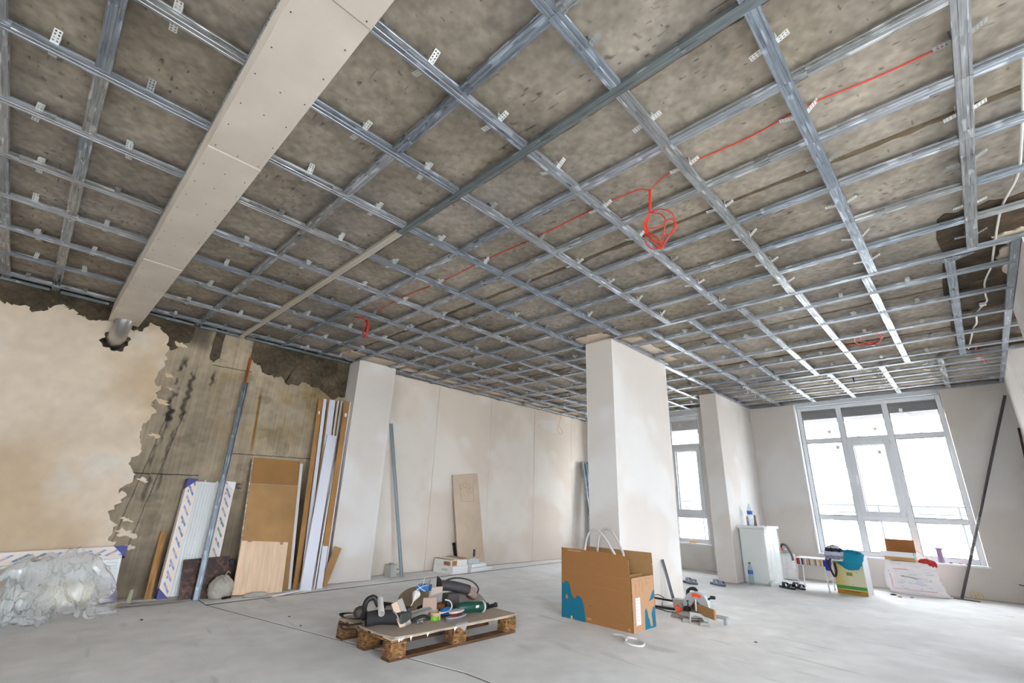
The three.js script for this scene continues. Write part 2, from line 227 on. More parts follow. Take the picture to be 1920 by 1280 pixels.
// traced outlines are (z, y) on the left wall
const ragged = (pts, k, a, seed) => { const r = rng(seed), out = []; for (let i = 0; i < pts.length - 1; i++) { const p = pts[i], q = pts[i + 1]; for (let j = 0; j < k; j++) { const t = j / k; out.push([p[0] + (q[0] - p[0]) * t + (j ? (r() - 0.5) * a : 0), p[1] + (q[1] - p[1]) * t + (j ? (r() - 0.5) * a : 0)]); } } out.push(pts[pts.length - 1]); return out; };
const onLeft = (pts, d, holes = []) => { // extrude a (z,y) outline out of the left wall by d
  const g = new THREE.ExtrudeGeometry(shape(pts.map(([z, y]) => [-z, y]), holes.map((h) => h.map(([z, y]) => [-z, y]))), { depth: d, bevelEnabled: true, bevelSize: 0.004, bevelThickness: 0.003, bevelSegments: 1, bevelOffset: -0.004 });
  g.rotateY(PI / 2); return uvw(g);
};
{
  const w = setting('wall_left');
  const hole = Array.from({ length: 30 }, (_, i) => { const a = -i / 30 * 2 * PI, r = 0.115 + 0.012 * sin(i * 1.9) + 0.012 * sin(i * 0.8); return [-0.355 + r * cos(a), 2.565 + r * sin(a) * 0.95]; });
  // bare concrete: one pour with the duct hole through it; uv stretched over the traced stain map
  const conc = onLeft([[4.75, 0], [4.75, 3.1], [-3.2, 3.1], [-3.2, 0]], 0.2, [hole]); const uv = conc.attributes.uv, ps = conc.attributes.position;
  for (let i = 0; i < uv.count; i++) uv.setXY(i, (1.0 - ps.getZ(i)) / 4.2, ps.getY(i) / 3.1);
  P('concrete', conc, M.bare, w, [XL - 0.223, 0, 0]);
  P('concrete', box2(XL - 0.25, XL - 0.035, 0, 3.1, -10.2, -3.2), M.concrete, w);
  P('backing', box2(XL - 0.5, XL - 0.23, -0.1, 3.2, -10.5, 4.8), M.concrete, w);
  const edge = [[4.7, 0], [4.7, 2.75], [2.5, 2.8], [0.9, 2.74], [0.563, 2.728], [0.415, 2.723], [0.3, 2.7], [0.22, 2.76], [0.132, 2.83], [0.06, 2.8], [-0.012, 2.759], [-0.13, 2.74], [-0.228, 2.766], [-0.3, 2.77], [-0.42, 2.74], [-0.517, 2.728], [-0.6, 2.86], [-0.767, 2.769], [-0.833, 2.623], [-0.832, 2.365], [-0.79, 2.22], [-0.87, 2.121], [-0.82, 1.961], [-0.885, 1.879], [-0.80, 1.694], [-0.83, 1.523], [-0.865, 1.442], [-0.78, 1.3], [-0.87, 1.193], [-0.775, 1.054], [-0.84, 0.977], [-0.735, 0.819], [-0.84, 0.693], [-0.80, 0.58], [-0.92, 0.47], [-0.83, 0.3], [-0.80, 0]];
  P('plaster_layer', onLeft(ragged(edge, 6, 0.05, 12), 0.014, [hole]), M.plaster, w, [XL - 0.014, 0, 0]);
  // scraps of plaster left on the concrete beyond the edge
  const sc = rng(33);
  for (const [z, y, s] of [[-0.93, 2.68, 0.06], [-0.90, 2.3, 0.05], [-0.9, 2.0, 0.07], [-0.93, 1.62, 0.05], [-0.93, 1.15, 0.05], [-0.93, 0.62, 0.09], [-0.9, 0.75, 0.05], [-1.0, 0.48, 0.05], [-0.95, 2.15, 0.04]]) {
    const n = 17, o = Array.from({ length: n }, (_, i) => { const a = i / n * 2 * PI, r = s * (0.35 + sc() * 0.85); return [z + r * cos(a) * 1.15, y + r * sin(a) * 0.55 + r * cos(a) * 0.25]; });
    P('plaster_scrap', onLeft(o, 0.008), M.plaster, w, [XL - 0.014, 0, 0]);
  }
  P('mortar_patch', onLeft(ragged([[-1.70, 3.07], [-3.1, 3.07], [-3.1, 2.40], [-2.948, 2.425], [-2.85, 2.35], [-2.631, 2.505], [-2.53, 2.49], [-2.43, 2.53], [-2.32, 2.47], [-2.19, 2.46], [-2.13, 2.54], [-2.085, 2.535], [-1.95, 2.53], [-1.886, 2.55], [-1.836, 2.633], [-1.761, 2.651], [-1.70, 2.70]], 4, 0.04, 21), 0.012), M.mortar, w, [XL - 0.013, 0, 0]);
  P('mortar_patch', onLeft(ragged([[0.9, 3.07], [-1.0, 3.07], [-1.02, 2.75], [-0.9, 2.62], [-0.6, 2.6], [0.9, 2.55]], 5, 0.05, 22), 0.006), M.mortar, w, [XL - 0.019, 0, 0]);
  P('mortar_patch', onLeft(ragged([[-1.26, 3.07], [-1.36, 3.07], [-1.36, 2.62], [-1.30, 2.55], [-1.25, 2.62]], 4, 0.02, 23), 0.006), M.mortar, w, [XL - 0.018, 0, 0]);
  // plasterboard lining beyond the pilaster
  const seams = [-3.62, -4.74, -6.0, -7.26, -8.52, -9.12];
  for (let i = 0; i < 5; i++) P('drywall_panel', box2(XL - 0.034, XL + (i % 2) * 0.0015, 0.012, 2.955, seams[i + 1] + 0.002, seams[i] - 0.002, 0.004), M.drywall, w);
  const putty = (pts, seed) => P('putty_patch', onLeft(ragged(pts, 3, 0.04, seed), 0.003), M.putty, w, [XL - 0.0005, 0, 0]);
  putty([[-3.75, 2.36], [-3.9, 2.22], [-4.03, 2.1], [-3.98, 1.95], [-3.82, 1.7], [-3.7, 1.72]], 31);
  putty([[-7.35, 2.75], [-8.0, 2.8], [-8.05, 2.5], [-7.8, 2.5], [-7.4, 2.58]], 32);
  P('skirting_shadow_gap', box2(XL - 0.034, XL - 0.01, 0, 0.012, -9.1, -3.62), M.concrete, w);
}
// columns: plaster-lined core
function column(name, x0, x1, z0, z1) {
  const c = setting(name);
  P('core', box2(x0 + 0.03, x1 - 0.03, 0, SLAB + 0.02, z0 + 0.03, z1 - 0.03), M.concrete, c);
  const t = 0.028;
  P('cladding_panel', box2(x0 + 0.002, x1 - 0.002, 0.01, 2.95, z1 - t, z1, 0.004), M.putty, c);
  P('cladding_panel', box2(x0 + 0.002, x1 - 0.002, 0.01, 2.95, z0, z0 + t, 0.004), M.putty, c);
  P('cladding_panel', box2(x1 - t, x1 - 0.0005, 0.01, 2.95, z0 + 0.001, z1 - 0.001, 0.004), M.putty, c);
  P('cladding_panel', box2(x0 + 0.0005, x0 + t, 0.01, 2.95, z0 + 0.001, z1 - 0.001, 0.004), M.putty, c);
  for (const [x, z] of [[x1, z1], [x0, z1], [x1, z0]]) P('corner_bead', box2(x - 0.004, x + 0.0012, 0.012, 2.945, z - 0.004, z + 0.0012), M.whiteMatt, c);
  return c;
}
column('column_1', XL - 0.02, -6.11, -3.64, -3.04);
column('column_2', -3.155, -2.785, -5.88, -4.515);
column('column_3', -3.185, -2.905, -9.9, -7.96);
column('column_4', 0.6, 1.05, -6.2, -4.5);
column('column_5', 0.6, 1.05, -9.9, -7.72);
// wall with the two windows
const wallBack = setting('wall_back');
{
  const f = (x0, x1, z, open) => { // piers, parapets and lintels round the window openings
    const t = 0.3; let at = x0;
    for (const [a, b, lo, hi] of open) { P('pier', box2(at, a, 0, 3.1, z - t, z, 0.004), M.putty, wallBack); P('parapet', box2(a - 0.001, b + 0.001, 0, lo, z - t, z, 0.004), M.putty, wallBack); P('lintel', box2(a - 0.001, b + 0.001, hi, 3.1, z - t, z, 0.004), M.putty, wallBack); at = b; }
    P('pier', box2(at, x1, 0, 3.1, z - t, z, 0.004), M.putty, wallBack);
  };
  f(XL - 0.03, -3.16, -9.12, [[-6.05, -4.72, 0.44, 2.9], [-4.44, -3.72, 0.44, 2.9]]);
  f(-2.93, 3.75, -9.65, [[-2.13, -0.12, 0.42, 2.96], [1.25, 3.3, 0.42, 2.96]]);
  P('skirting_dirt', box2(-2.9, 0.6, 0, 0.014, -9.65, -9.645), M.concrete, wallBack);
}
// unseen sides of the hall: glazed shopfront openings to the right and behind
{
  const w = setting('wall_right');
  for (const [z0, z1] of [[-10.2, -9.4], [-7.9, -2.7], [0.4, 4.8]]) P('pier', box2(3.6, 3.9, 0, 3.1, z0, z1), M.putty, w);
  P('lintel', box2(3.6, 3.9, 2.75, 3.1, -10.2, 4.8), M.putty, w); P('sill', box2(3.6, 3.9, 0, 0.3, -10.2, 4.8), M.putty, w);
  const b = setting('wall_front');
  for (const [x0, x1] of [[-6.9, 0.9], [3.5, 3.9]]) P('pier', box2(x0, x1, 0, 3.1, 4.5, 4.8), M.putty, b);
  P('lintel', box2(0.9, 3.5, 2.75, 3.1, 4.5, 4.8), M.putty, b); P('sill', box2(0.9, 3.5, 0, 0.3, 4.5, 4.8), M.putty, b);
  
}
// windows: white plastic frames, rubber gaskets, single panes, paper stickers
function windowUnit(name, z, xs, ys, sash, stickers) {
  const w = setting(name), d = 0.07, fw = 0.065, x0 = xs[0], x1 = xs[xs.length - 1], y0 = ys[0], y1 = ys[ys.length - 1];
  const bar = (n, a, b, c, e, zz = z, dd = d) => P(n, box2(a, b, c, e, zz - dd, zz, 0.008), M.pvc, w);
  bar('frame_jamb', x0, x0 + fw, y0, y1); bar('frame_jamb', x1 - fw, x1, y0, y1); bar('frame_rail', x0 + fw, x1 - fw, y0, y0 + fw); bar('frame_rail', x0 + fw, x1 - fw, y1 - fw, y1);
  for (const x of xs.slice(1, -1)) bar('mullion', x - 0.04, x + 0.04, y0 + fw, y1 - fw, z + 0.001);
  for (const y of ys.slice(1, -1)) for (let i = 0; i < xs.length - 1; i++) bar('transom', i ? xs[i] + 0.04 : x0 + fw, i < xs.length - 2 ? xs[i + 1] - 0.04 : x1 - fw, y - 0.035, y + 0.035, z - 0.001);
  const lim = (a, i, e) => [i ? a[i] + e : a[0] + fw, i < a.length - 2 ? a[i + 1] - e : a[a.length - 1] - fw];
  for (let i = 0; i < xs.length - 1; i++) for (let j = 0; j < ys.length - 1; j++) {
    let [a, b] = lim(xs, i, 0.04), [c, e] = lim(ys, j, 0.035);
    if (sash && sash[0] === i && sash[1] === j) {
      const s = 0.075, q = P('sash', merge([box2(a - 0.01, a + s, c - 0.01, e + 0.01, z - 0.06, z + 0.022, 0.008), box2(b - s, b + 0.01, c - 0.01, e + 0.01, z - 0.06, z + 0.022, 0.008), box2(a + s, b - s, c - 0.01, c + s, z - 0.06, z + 0.022, 0.008), box2(a + s, b - s, e - s, e + 0.01, z - 0.06, z + 0.022, 0.008)]), M.pvc, w);
      P('hinge', bx(0.018, 0.07, 0.02, b + 0.01, c + 0.04, z + 0.03, 0.004), M.pvcShade, q); P('hinge', bx(0.018, 0.07, 0.02, b + 0.01, e - 0.04, z + 0.03, 0.004), M.pvcShade, q);
      P('handle', merge([bx(0.03, 0.07, 0.012, a + 0.03, (c + e) / 2, z + 0.028, 0.004), bx(0.02, 0.12, 0.014, a + 0.03, (c + e) / 2 - 0.05, z + 0.05, 0.005)]), M.white, q);
      a += s; b -= s; c += s; e -= s;
    }
    const gk = 0.006; P('gasket', merge([box2(a, a + gk, c, e, z - 0.045, z - 0.006), box2(b - gk, b, c, e, z - 0.045, z - 0.006), box2(a, b, c, c + gk, z - 0.045, z - 0.006), box2(a, b, e - gk, e, z - 0.045, z - 0.006)]), M.gasket, w);
    const pane = new THREE.PlaneGeometry(b - a, e - c); pane.translate((a + b) / 2, (c + e) / 2, z - 0.03); P('pane', pane, M.glass, w);
  }
  for (const [x, y] of stickers) P('sticker', bx(0.045, 0.055, 0.001, x, y, z - 0.027), M.whiteMatt, w);
  return w;
}
{
  const w = windowUnit('window_1', -9.76, [-2.125, -1.485, -0.84, -0.125], [0.43, 1.0, 2.27, 2.885], [1, 1], [[-0.642, 2.695], [-1.03, 2.42], [-1.683, 2.42], [-1.6, 2.15], [-1.043, 2.04]]);
  P('window_sill', box2(-2.16, -0.09, 0.405, 0.432, -9.83, -9.63, 0.006), M.white, w);
  P('head_profile', box2(-2.14, -0.1, 2.887, 2.955, -9.80, -9.70, 0.006), M.pvcShade, w);
  P('reveal_strip', box2(-2.15, -2.127, 0.42, 2.95, -9.76, -9.64, 0.004), M.white, w);
  const v = windowUnit('window_2', -9.22, [-4.435, -3.725], [0.45, 0.93, 2.25, 2.84], [0, 1], [[-4.17, 2.69], [-3.95, 2.15]]);
  P('window_sill', box2(-4.47, -3.69, 0.425, 0.452, -9.3, -9.10, 0.006), M.white, v);
  windowUnit('window_3', -9.22, [-6.06, -5.39, -4.71], [0.43, 0.93, 2.25, 2.91], [1, 1], []); windowUnit('window_4', -9.76, [1.24, 2.27, 3.31], [0.41, 1.0, 2.27, 2.97], [0, 1], []);
  P('head_profile', box2(-4.44, -3.72, 2.842, 2.90, -9.26, -9.16, 0.006), M.pvcShade, v);
}
// boxed ventilation duct under the ceiling, boarded in plasterboard
{
  const c = setting('beam_duct_casing'), y0 = 2.735, z0 = -0.495, z1 = -0.235, xs = [-6.28, -4.9, -4.28, -3.695, -2.492, -1.31, 0.0, 1.2, 2.4, 3.58];
  P('sheet_steel_duct', box2(-6.25, 3.5, y0 + 0.02, SLAB - 0.01, z0 + 0.02, z1 - 0.02), M.zincPlain, c);
  const rs = rng(8);
  for (let i = 0; i < xs.length - 1; i++) {
    const dy = (i % 2) * 0.004, b = P('soffit_board', box2(xs[i] + 0.002, xs[i + 1] - 0.002, y0 - dy, y0 + 0.0125, z0, z1, 0.003), M.gypsum, c);
    const s = []; for (let x = xs[i] + 0.03; x < xs[i + 1]; x += 0.2) for (const z of [z0 + 0.025, (z0 + z1) / 2, z1 - 0.025]) if (z !== (z0 + z1) / 2 || rs() > 0.35) s.push(cyl(0.0035, 0.0035, 0.0015, 6, x + (rs() - 0.5) * 0.03, y0 - dy - 0.0012, z + (rs() - 0.5) * 0.012));
    P('screws', merge(s), M.gasket, b).userData = { kind: 'stuff' };
    P('side_board', box2(xs[i] + 0.001, xs[i + 1] - 0.001, y0 + 0.0125, 2.93, z1 - 0.0125, z1 - 0.001, 0.002), M.gypsum, c);
    P('side_board', box2(xs[i] + 0.001, xs[i + 1] - 0.001, y0 + 0.0125, 2.93, z0 + 0.001, z0 + 0.0125, 0.002), M.gypsum, c);
  }
  P('edge_profile', box2(-6.28, 3.58, 2.93, 2.96, z1 - 0.02, z1 + 0.003), M.zinc, c); P('edge_profile', box2(-6.28, 3.58, 2.93, 2.96, z0 - 0.003, z0 + 0.02), M.zinc, c);
  P('end_board', box2(-6.284, -6.272, y0, 2.95, z0 + 0.002, z1 - 0.002), M.gypsum, c);
}
// outside, seen washed out through the panes
{
  const g = setting('ground'); P('paving', box2(-60, 60, -0.9, -0.36, -80, 60), std(0xcfcbc2, 0.95), g);
  P('terrace', box2(-9, 4.5, -0.35, -0.12, -11.5, -9.98), std(0xe2dfd8, 0.9), g); const s = setting('beam_outside_soffit'); P('soffit', box2(-9, 5, 2.69, 3.2, -10.5, -9.97), std(0x5c5b5c, 0.9, { bumpMap: T.fine, bumpScale: 0.003 }), s); P('gutter_bar', rod([-0.63, 2.68, -9.98], [-0.56, 2.68, -10.48], 0.02), M.pvcShade, s);
}
// ---------------------------------------------------------------- suspended metal framework
const CD = [[-0.022, 0.024], [-0.022, 0.027], [-0.030, 0.027], [-0.030, 0.018], [-0.0285, 0.016], [-0.0285, 0.011], [-0.030, 0.009], [-0.030, 0], [-0.018, 0], [-0.0165, 0.0025], [-0.0085, 0.0025], [-0.007, 0], [0.007, 0], [0.0085, 0.0025], [0.0165, 0.0025], [0.018, 0], [0.030, 0], [0.030, 0.009], [0.0285, 0.011], [0.0285, 0.016], [0.030, 0.018], [0.030, 0.027], [0.022, 0.027], [0.022, 0.024]];
const UD = [[-0.028, 0.027], [-0.028, 0], [-0.003, 0], [-0.0015, 0.002], [0.0015, 0.002], [0.003, 0], [0.028, 0], [0.028, 0.027]];
const scale2 = (p, s) => p.map(([x, y]) => [x * s, y]);
// unit-length profiles along +z with uv that run with the length
function profileGeo(path, len) { const g = sheet(path, 0.0012, len), p = g.attributes.position, uv = new Float32Array(p.count * 2), r = jitter() * 5; for (let i = 0; i < p.count; i++) { uv[i * 2] = p.getX(i) + p.getY(i) + r; uv[i * 2 + 1] = p.getZ(i) + r * 1.3; } g.setAttribute('uv', new THREE.BufferAttribute(uv, 2)); return g; }
const tintZ = [0xffffff, 0xeef2f6, 0xdfe6ec, 0xf4f1ea].map((c) => { const m = M.zinc.clone(); m.color.set(c); return m; }), zincUD = std(0xc3cac6, 0.5, { map: T.zinc, metalness: 0.8 });
const tintB = [0xffffff, 0xf4f6f8].map((c) => std(c, 0.5, { map: T.zinc, metalness: 0.55 })), zincEdge = std(0xe6eaec, 0.42, { map: T.zinc, metalness: 0.55 });
const pick = (a) => a[floor(jitter() * a.length)];
function alongZ(name, x, za, zb, y, parent, path = CD, m) { const l = abs(za - zb); if (l < 0.02) return; return P(name, profileGeo(path, l), m || pick(tintZ), parent, [x, y, min(za, zb)]); }
function alongX(name, z, xa, xb, y, parent, path = CD, m) { const l = abs(xa - xb); if (l < 0.02) return; return P(name, profileGeo(path, l), m || pick(tintZ), parent, [min(xa, xb), y, z], [0, PI / 2, 0]); }
// perforated strap hanger, legs either side of a profile that runs along z
const hangerGeo = [0, 1, 2].map((k) => {
  const strap = (len) => { const holes = []; for (let y = 0.014; y < len - 0.006; y += 0.014) for (const x of [-0.007, 0.007]) holes.push([[x - 0.0035, y - 0.004], [x + 0.0035, y - 0.004], [x + 0.0035, y + 0.004], [x - 0.0035, y + 0.004]]); return prism([[-0.015, 0], [0.015, 0], [0.015, len], [-0.015, len]], 0.001, holes); };
  const out = [];
  for (const s of [-1, 1]) {
    const leg = strap(SLAB - GY - 0.012); leg.rotateY(s * PI / 2); leg.translate(s * 0.0315, 0.012, 0); out.push(leg);
    const t = strap([0.058, 0.066, 0.05][k]); t.rotateX(0); t.rotateY(s * PI / 2); t.rotateZ(-s * (s > 0 ? [1.15, 0.85, 1.3][k] : [1.5, 1.25, 1.7][k])); t.translate(s * 0.032, 0.014, 0); out.push(t);
    const sc = cyl(0.004, 0.004, 0.006, 8); sc.rotateZ(PI / 2); sc.translate(s * 0.036, 0.018, 0); out.push(uvw(sc));
  }
  out.push(bx(0.064, 0.0012, 0.03, 0, SLAB - GY - 0.001, 0)); const b = cyl(0.006, 0.006, 0.008, 8, 0, SLAB - GY - 0.009, 0); out.push(uvw(b));
  return merge(out);
});
const hangerMat = [std(0xd6d9d8, 0.5, { metalness: 0.5 }), std(0x989c9e, 0.5, { metalness: 0.65 })];
function hanger(parent, x, z, turn = 0) { return P('hanger', hangerGeo[floor(jitter() * 3)], hangerMat[jitter() < 0.7 ? 0 : 1], parent, [x, GY, z], [0, turn + (jitter() - 0.5) * 0.25, 0]); }
// bright screw heads and connector tabs at the crossings
const tabs = (list, parent, alongx) => { const g = []; for (const [x, z] of list) for (const s of [-1, 1]) for (const q of [-1, 1]) g.push(alongx ? bx(0.012, 0.01, 0.003, x + s * 0.04, GY + 0.03, z + q * 0.022) : bx(0.003, 0.01, 0.012, x + q * 0.022, GY + 0.03, z + s * 0.04)); if (g.length) P('connector_tabs', merge(g), M.steel, parent).userData = { kind: 'stuff' }; };
const grid = (...a) => { const o = thing(...a); o.userData.kind = 'thing'; return o; };
// bay 1: between camera and the beam line at the first columns
{
  const f = grid('metal_lattice', 'largest bay of galvanized ceiling framework, nearest the camera and crossed by the boarded duct', 'ceiling frame', [0, 0, 0]);
  const xs = [-1, 0, 1, 2, 3, 4, 5, 6, 7, 8, 9, 10].map((i) => -0.252 - 0.5985 * i), zb = [-1.034, -2.025, -2.529, -3.034, -3.538, -4.005], zL = -4.49, zU = -1.532, zp = [0.23, 0.58, 1.08, 1.58, 2.08];
  const cut = (x, za, zb2, par) => { let a = za; const m = pick(tintZ); for (const z of zb) if (z < za - 0.05 && z > zb2 + 0.05) { alongZ('main_profile', x, a, z + 0.0012, GY, par, CD, m); a = z - 0.0012; } alongZ('main_profile', x, a, zb2, GY, par, CD, m); };
  for (const x of xs) {
    const end = x < -6.1 ? -3.0 : zL;
    cut(x, -0.50, zU + 0.028, f); cut(x, zU - 0.028, end, f); alongZ('main_profile', x, -0.232, 2.6, GY, f);
    if (x < -6.1) alongZ('main_profile', x, -3.66, zL, GY, f);
    const hz = [-0.80, -1.28, -1.80, -2.28, -2.79, -3.29, -3.79, -4.25, 0.05, 0.42, 0.85];
    for (const z of hz) if (!(x < -6.1 && z < -2.95 && z > -3.7)) hanger(f, x, z + (jitter() - 0.5) * 0.06);
  }
  for (const z of [...zb, ...zp]) for (let i = -1; i < xs.length; i++) {
    const xa = i < 0 ? 1.0 : xs[i] - 0.031, xb = i + 1 < xs.length ? xs[i + 1] + 0.031 : -6.40; if (xb < -6.35 && z < -3.03 && z > -3.65) continue;
    if (i < 0) { alongX('cross_profile', z, 1.0, xs[0] + 0.031, GY + 0.001, f); continue; }
    const o = alongX('cross_profile', z + (jitter() - 0.5) * 0.012, xa, xb, GY + 0.001 + jitter() * 0.002, f); if (o) o.rotation.y += (jitter() - 0.5) * 0.012;
  }
  alongX('joint_channel', zU, 1.4, -2.75, GY - 0.002, f, UD, zincUD); alongX('joint_channel', zU + 0.004, -2.75, -6.4, GY - 0.004, f, UD, std(0xcfc9bd, 0.5, { metalness: 0.55 }));
  tabs(xs.flatMap((x) => zb.map((z) => [x, z])), f, true); tabs(xs.map((x) => [x, zU]), f, false);
  for (const [za, zb2] of [[2.6, 0.27], [0.19, -0.2], [-0.53, -1.0], [-1.07, -1.5], [-1.58, -3.02]]) P('wall_track', profileGeo(scale2(UD, 0.5), za - zb2), zincUD, f, [-6.395, GY - 0.012, zb2]);
  alongX('edge_track', zL - 0.018, 1.4, -2.75, GY - 0.003, f, scale2(UD, 0.85), zincEdge); alongX('edge_track', zL - 0.018, -3.18, -6.38, GY - 0.003, f, scale2(UD, 0.85), zincEdge);
}
// bay 2: between the two rows of columns; boards run the other way
{
  const f = grid('metal_lattice', 'middle bay of galvanized ceiling framework between the free-standing column and the window-side pier', 'ceiling frame', [0, 0, 0]);
  const xs = [0.215, -0.31, -0.815, -1.325, -1.83, -2.325, -2.83, -3.33, -3.83, -4.33, -4.83, -5.33, -5.83, -6.28], zb = [-4.925, -5.505, -6.15, -6.72, -7.33], z0 = -4.55, z1 = -7.65;
  for (const x of xs) { const inCol = x < -2.75 && x > -3.19; const s = inCol ? -5.9 : z0; const m = pick(tintZ); alongZ('main_profile', x, s, x < -3.2 ? -9.1 : z1, GY - 0.002, f, CD, m); }
  for (const z of [...zb, -7.95, -8.55, -9.0]) {
    const left = z < -7.7, segs = left ? [[-3.2, -6.39]] : z > -6.25 ? [[0.585, -2.77], [-3.17, -6.39]] : [[2.4, -6.39]];
    for (const [a, b] of segs) { let x = a; while (x > b) { const e = max(b, x - 2.2 - jitter() * 0.8); alongX('cross_profile', z, x, e, GY - 0.004, f, CD, pick(tintB)); x = e - 0.004; } }
    for (let i = 0; i < xs.length - 1; i++) { const x = (xs[i] + xs[i + 1]) / 2 + (jitter() - 0.5) * 0.1; if ((left && x > -3.25) || (z > -5.95 && x < -2.7 && x > -3.25)) continue; const h = hanger(f, x, z, PI / 2); h.position.y = GY; }
  }
  if (1) { alongZ('edge_track', 0.57, -4.53, -7.66, GY - 0.002, f, scale2(UD, 0.9), zincEdge); alongZ('edge_track', -2.755, -4.53, -5.9, GY - 0.002, f, scale2(UD, 0.6), zincEdge); }
  alongX('edge_track', z1 - 0.02, 1.2, -2.88, GY - 0.003, f, UD, zincEdge);
  const gus = prism([[-0.14, 0], [-0.03, 0.07], [0.03, 0.07], [0.14, 0], [0.14, -0.015], [-0.14, -0.015]], 0.002); gus.rotateX(PI / 2); P('gusset_plate', gus, zincUD, f, [0.215, GY - 0.003, -4.565], [PI, 0, 0]);
}
// bay 3: along the window wall
{
  const f = grid('metal_lattice', 'narrow bay of galvanized ceiling framework running along above the tall window', 'ceiling frame', [0, 0, 0]);
  for (const x of [0.0, -0.59, -1.19, -1.785, -2.36]) { alongZ('main_profile', x, -7.71, -9.62, GY - 0.002, f); }
  for (const z of [-8.02, -8.42, -8.82, -9.22]) { let x = 0.58; while (x > -2.85) { const e = max(-2.88, x - 1.6 - jitter() * 0.9); alongX('cross_profile', z, x, e, GY - 0.004, f, CD, pick(tintB)); x = e - 0.004; } for (const h of [-0.1, -0.69, -1.29, -1.88, -2.46]) { const o = hanger(f, h, z + 0.1);  } }
  alongX('edge_track', -7.70, 0.58, -2.88, GY - 0.003, f, scale2(UD, 0.7), zincEdge); alongX('edge_track', -9.62, 0.58, -2.88, GY - 0.003, f, scale2(UD, 0.9), zincEdge); alongZ('edge_track', 0.575, -7.74, -9.6, GY - 0.003, f, scale2(UD, 0.8), zincEdge); alongZ('edge_track', -2.88, -7.74, -9.6, GY - 0.003, f, scale2(UD, 0.8), zincEdge);
}
// ---------------------------------------------------------------- things along the left wall
const OUT = [0, 0, -1];
function leanBoard(name, label, cat, a, b, w, t, mat, part = 'board', group) { const [o, len] = leaning(name, label, cat, a, b, OUT, group); P(part, box2(-w / 2, w / 2, 0, len, -t, 0, 0.003), mat, o); return [o, len]; }
{
  // long galvanized channel and the lath that shows above it
  const [o, len] = leaning('metal_channel', 'long galvanized channel leaning from floor to ceiling across the bare concrete wall', 'metal channel', [-5.99, 0, -1.585], [-6.352, 2.36, -1.68], OUT);
  const g = profileGeo([[-0.025, -0.04], [-0.025, 0], [-0.008, 0], [-0.006, -0.002], [0.006, -0.002], [0.008, 0], [0.025, 0], [0.025, -0.04]], len); g.rotateX(-PI / 2); g.rotateY(0); g.scale(1, 1, 1); P('channel', g, std(0xd2d8dc, 0.4, { map: T.zinc, metalness: 0.75 }), o);
  const [l, ll] = leaning('wooden_lath', 'thin orange wooden lath sticking out above the long leaning metal channel', 'lath', [-6.004, 0.004, -1.588], [-6.418, 2.705, -1.697], OUT);
  P('lath', box2(-0.016, 0.016, 0, ll, -0.01, 0.0, 0.002), std(0xe09a58, 0.7, { map: T.pine }), l);
  leanBoard('wooden_batten', 'short brown pine batten leaning on the wall left of the upright wrapped radiator', 'batten', [-6.16, 0, -1.212], [-6.40, 0.634, -1.25], 0.058, 0.025, M.pine, 'batten');
}
// panel radiators in their wrapping
const wrapTex = canvasTex(256, 1024, (c, w, h) => { c.fillStyle = '#e2d8d0'; c.fillRect(0, 0, w, h); c.lineWidth = 26; const r = rng(4); for (let y = -120; y < h + 120; y += 92) { c.strokeStyle = ['#5a6fb0', '#7b8cc0', '#4c7f9c', '#8d94c0'][floor(r() * 4)]; c.globalAlpha = 0.9; c.beginPath(); c.moveTo(70, y - 5); c.lineTo(190, y + 80); c.stroke(); c.globalAlpha = 0.35; c.fillStyle = '#f3c9a8'; c.fillRect(20, y + 20, 180, 30); c.fillStyle = '#2f6f93'; c.globalAlpha = 0.8; if (r() > 0.5) { c.beginPath(); c.arc(70 + r() * 90, y + 45, 13, 0, 7); c.fill(); } } c.globalAlpha = 1; });
const enamel = phys(0xf1f1ef, 0.28, { clearcoat: 0.4, clearcoatRoughness: 0.2 }), film = phys(0xf4f7f8, 0.22, { transmission: 0.9, thickness: 0, ior: 1.45 }), capBlue = std(0x3f3f86, 0.5), wrapMat = std(0xffffff, 0.45, { map: wrapTex });
function radiatorParts(o, w, len) {
  const back = box2(-w / 2 + 0.012, w / 2 - 0.012, 0.02, len - 0.02, -0.085, -0.02, 0.008); P('panel', back, enamel, o);
  const rib = []; for (let i = 0; i < 9; i++) { const x = -w / 2 + 0.13 + (w - 0.26) * i / 8; rib.push(box2(x - 0.012, x + 0.012, 0.05, len - 0.05, -0.024, -0.012, 0.005)); } P('ribs', merge(rib), enamel, o);
  for (const s of [-1, 1]) {
    const g = box2(-0.058, 0.058, 0.03, len - 0.03, -0.09, 0, 0.006); const p = g.attributes.position, uv = g.attributes.uv; for (let i = 0; i < p.count; i++) uv.setXY(i, p.getX(i) / 0.12 + 0.5, p.getY(i) / 1.18); P('edge_wrap', g, wrapMat, o, [s * (w / 2 - 0.058), 0, 0.004]);
    for (const y of [0, 1]) { const tri = prism([[0, 0], [0.11, 0], [0, 0.11]], 0.1); const m = P('corner_cap', tri, y && s > 0 ? M.white : capBlue, o, [s * w / 2, y * len, -0.094], [0, 0, s < 0 ? (y ? -PI / 2 : 0) : (y ? PI : PI / 2)]); }
  }
  // clinging film between the wraps, lightly rippled
  const f = new THREE.PlaneGeometry(w - 0.2, len - 0.06, 30, 60), q = f.attributes.position; for (let i = 0; i < q.count; i++) q.setZ(i, 0.004 + 0.006 * v3(q.getX(i) * 4, q.getY(i) * 2.5, 1, 4)); f.translate(0, len / 2, -0.006); f.computeVertexNormals(); P('film', f, film, o);
  for (const x of [-0.06, 0.06]) P('valve_plug', cyl(0.014, 0.012, 0.02, 12, x, len - 0.022, -0.05), M.white, o);
}
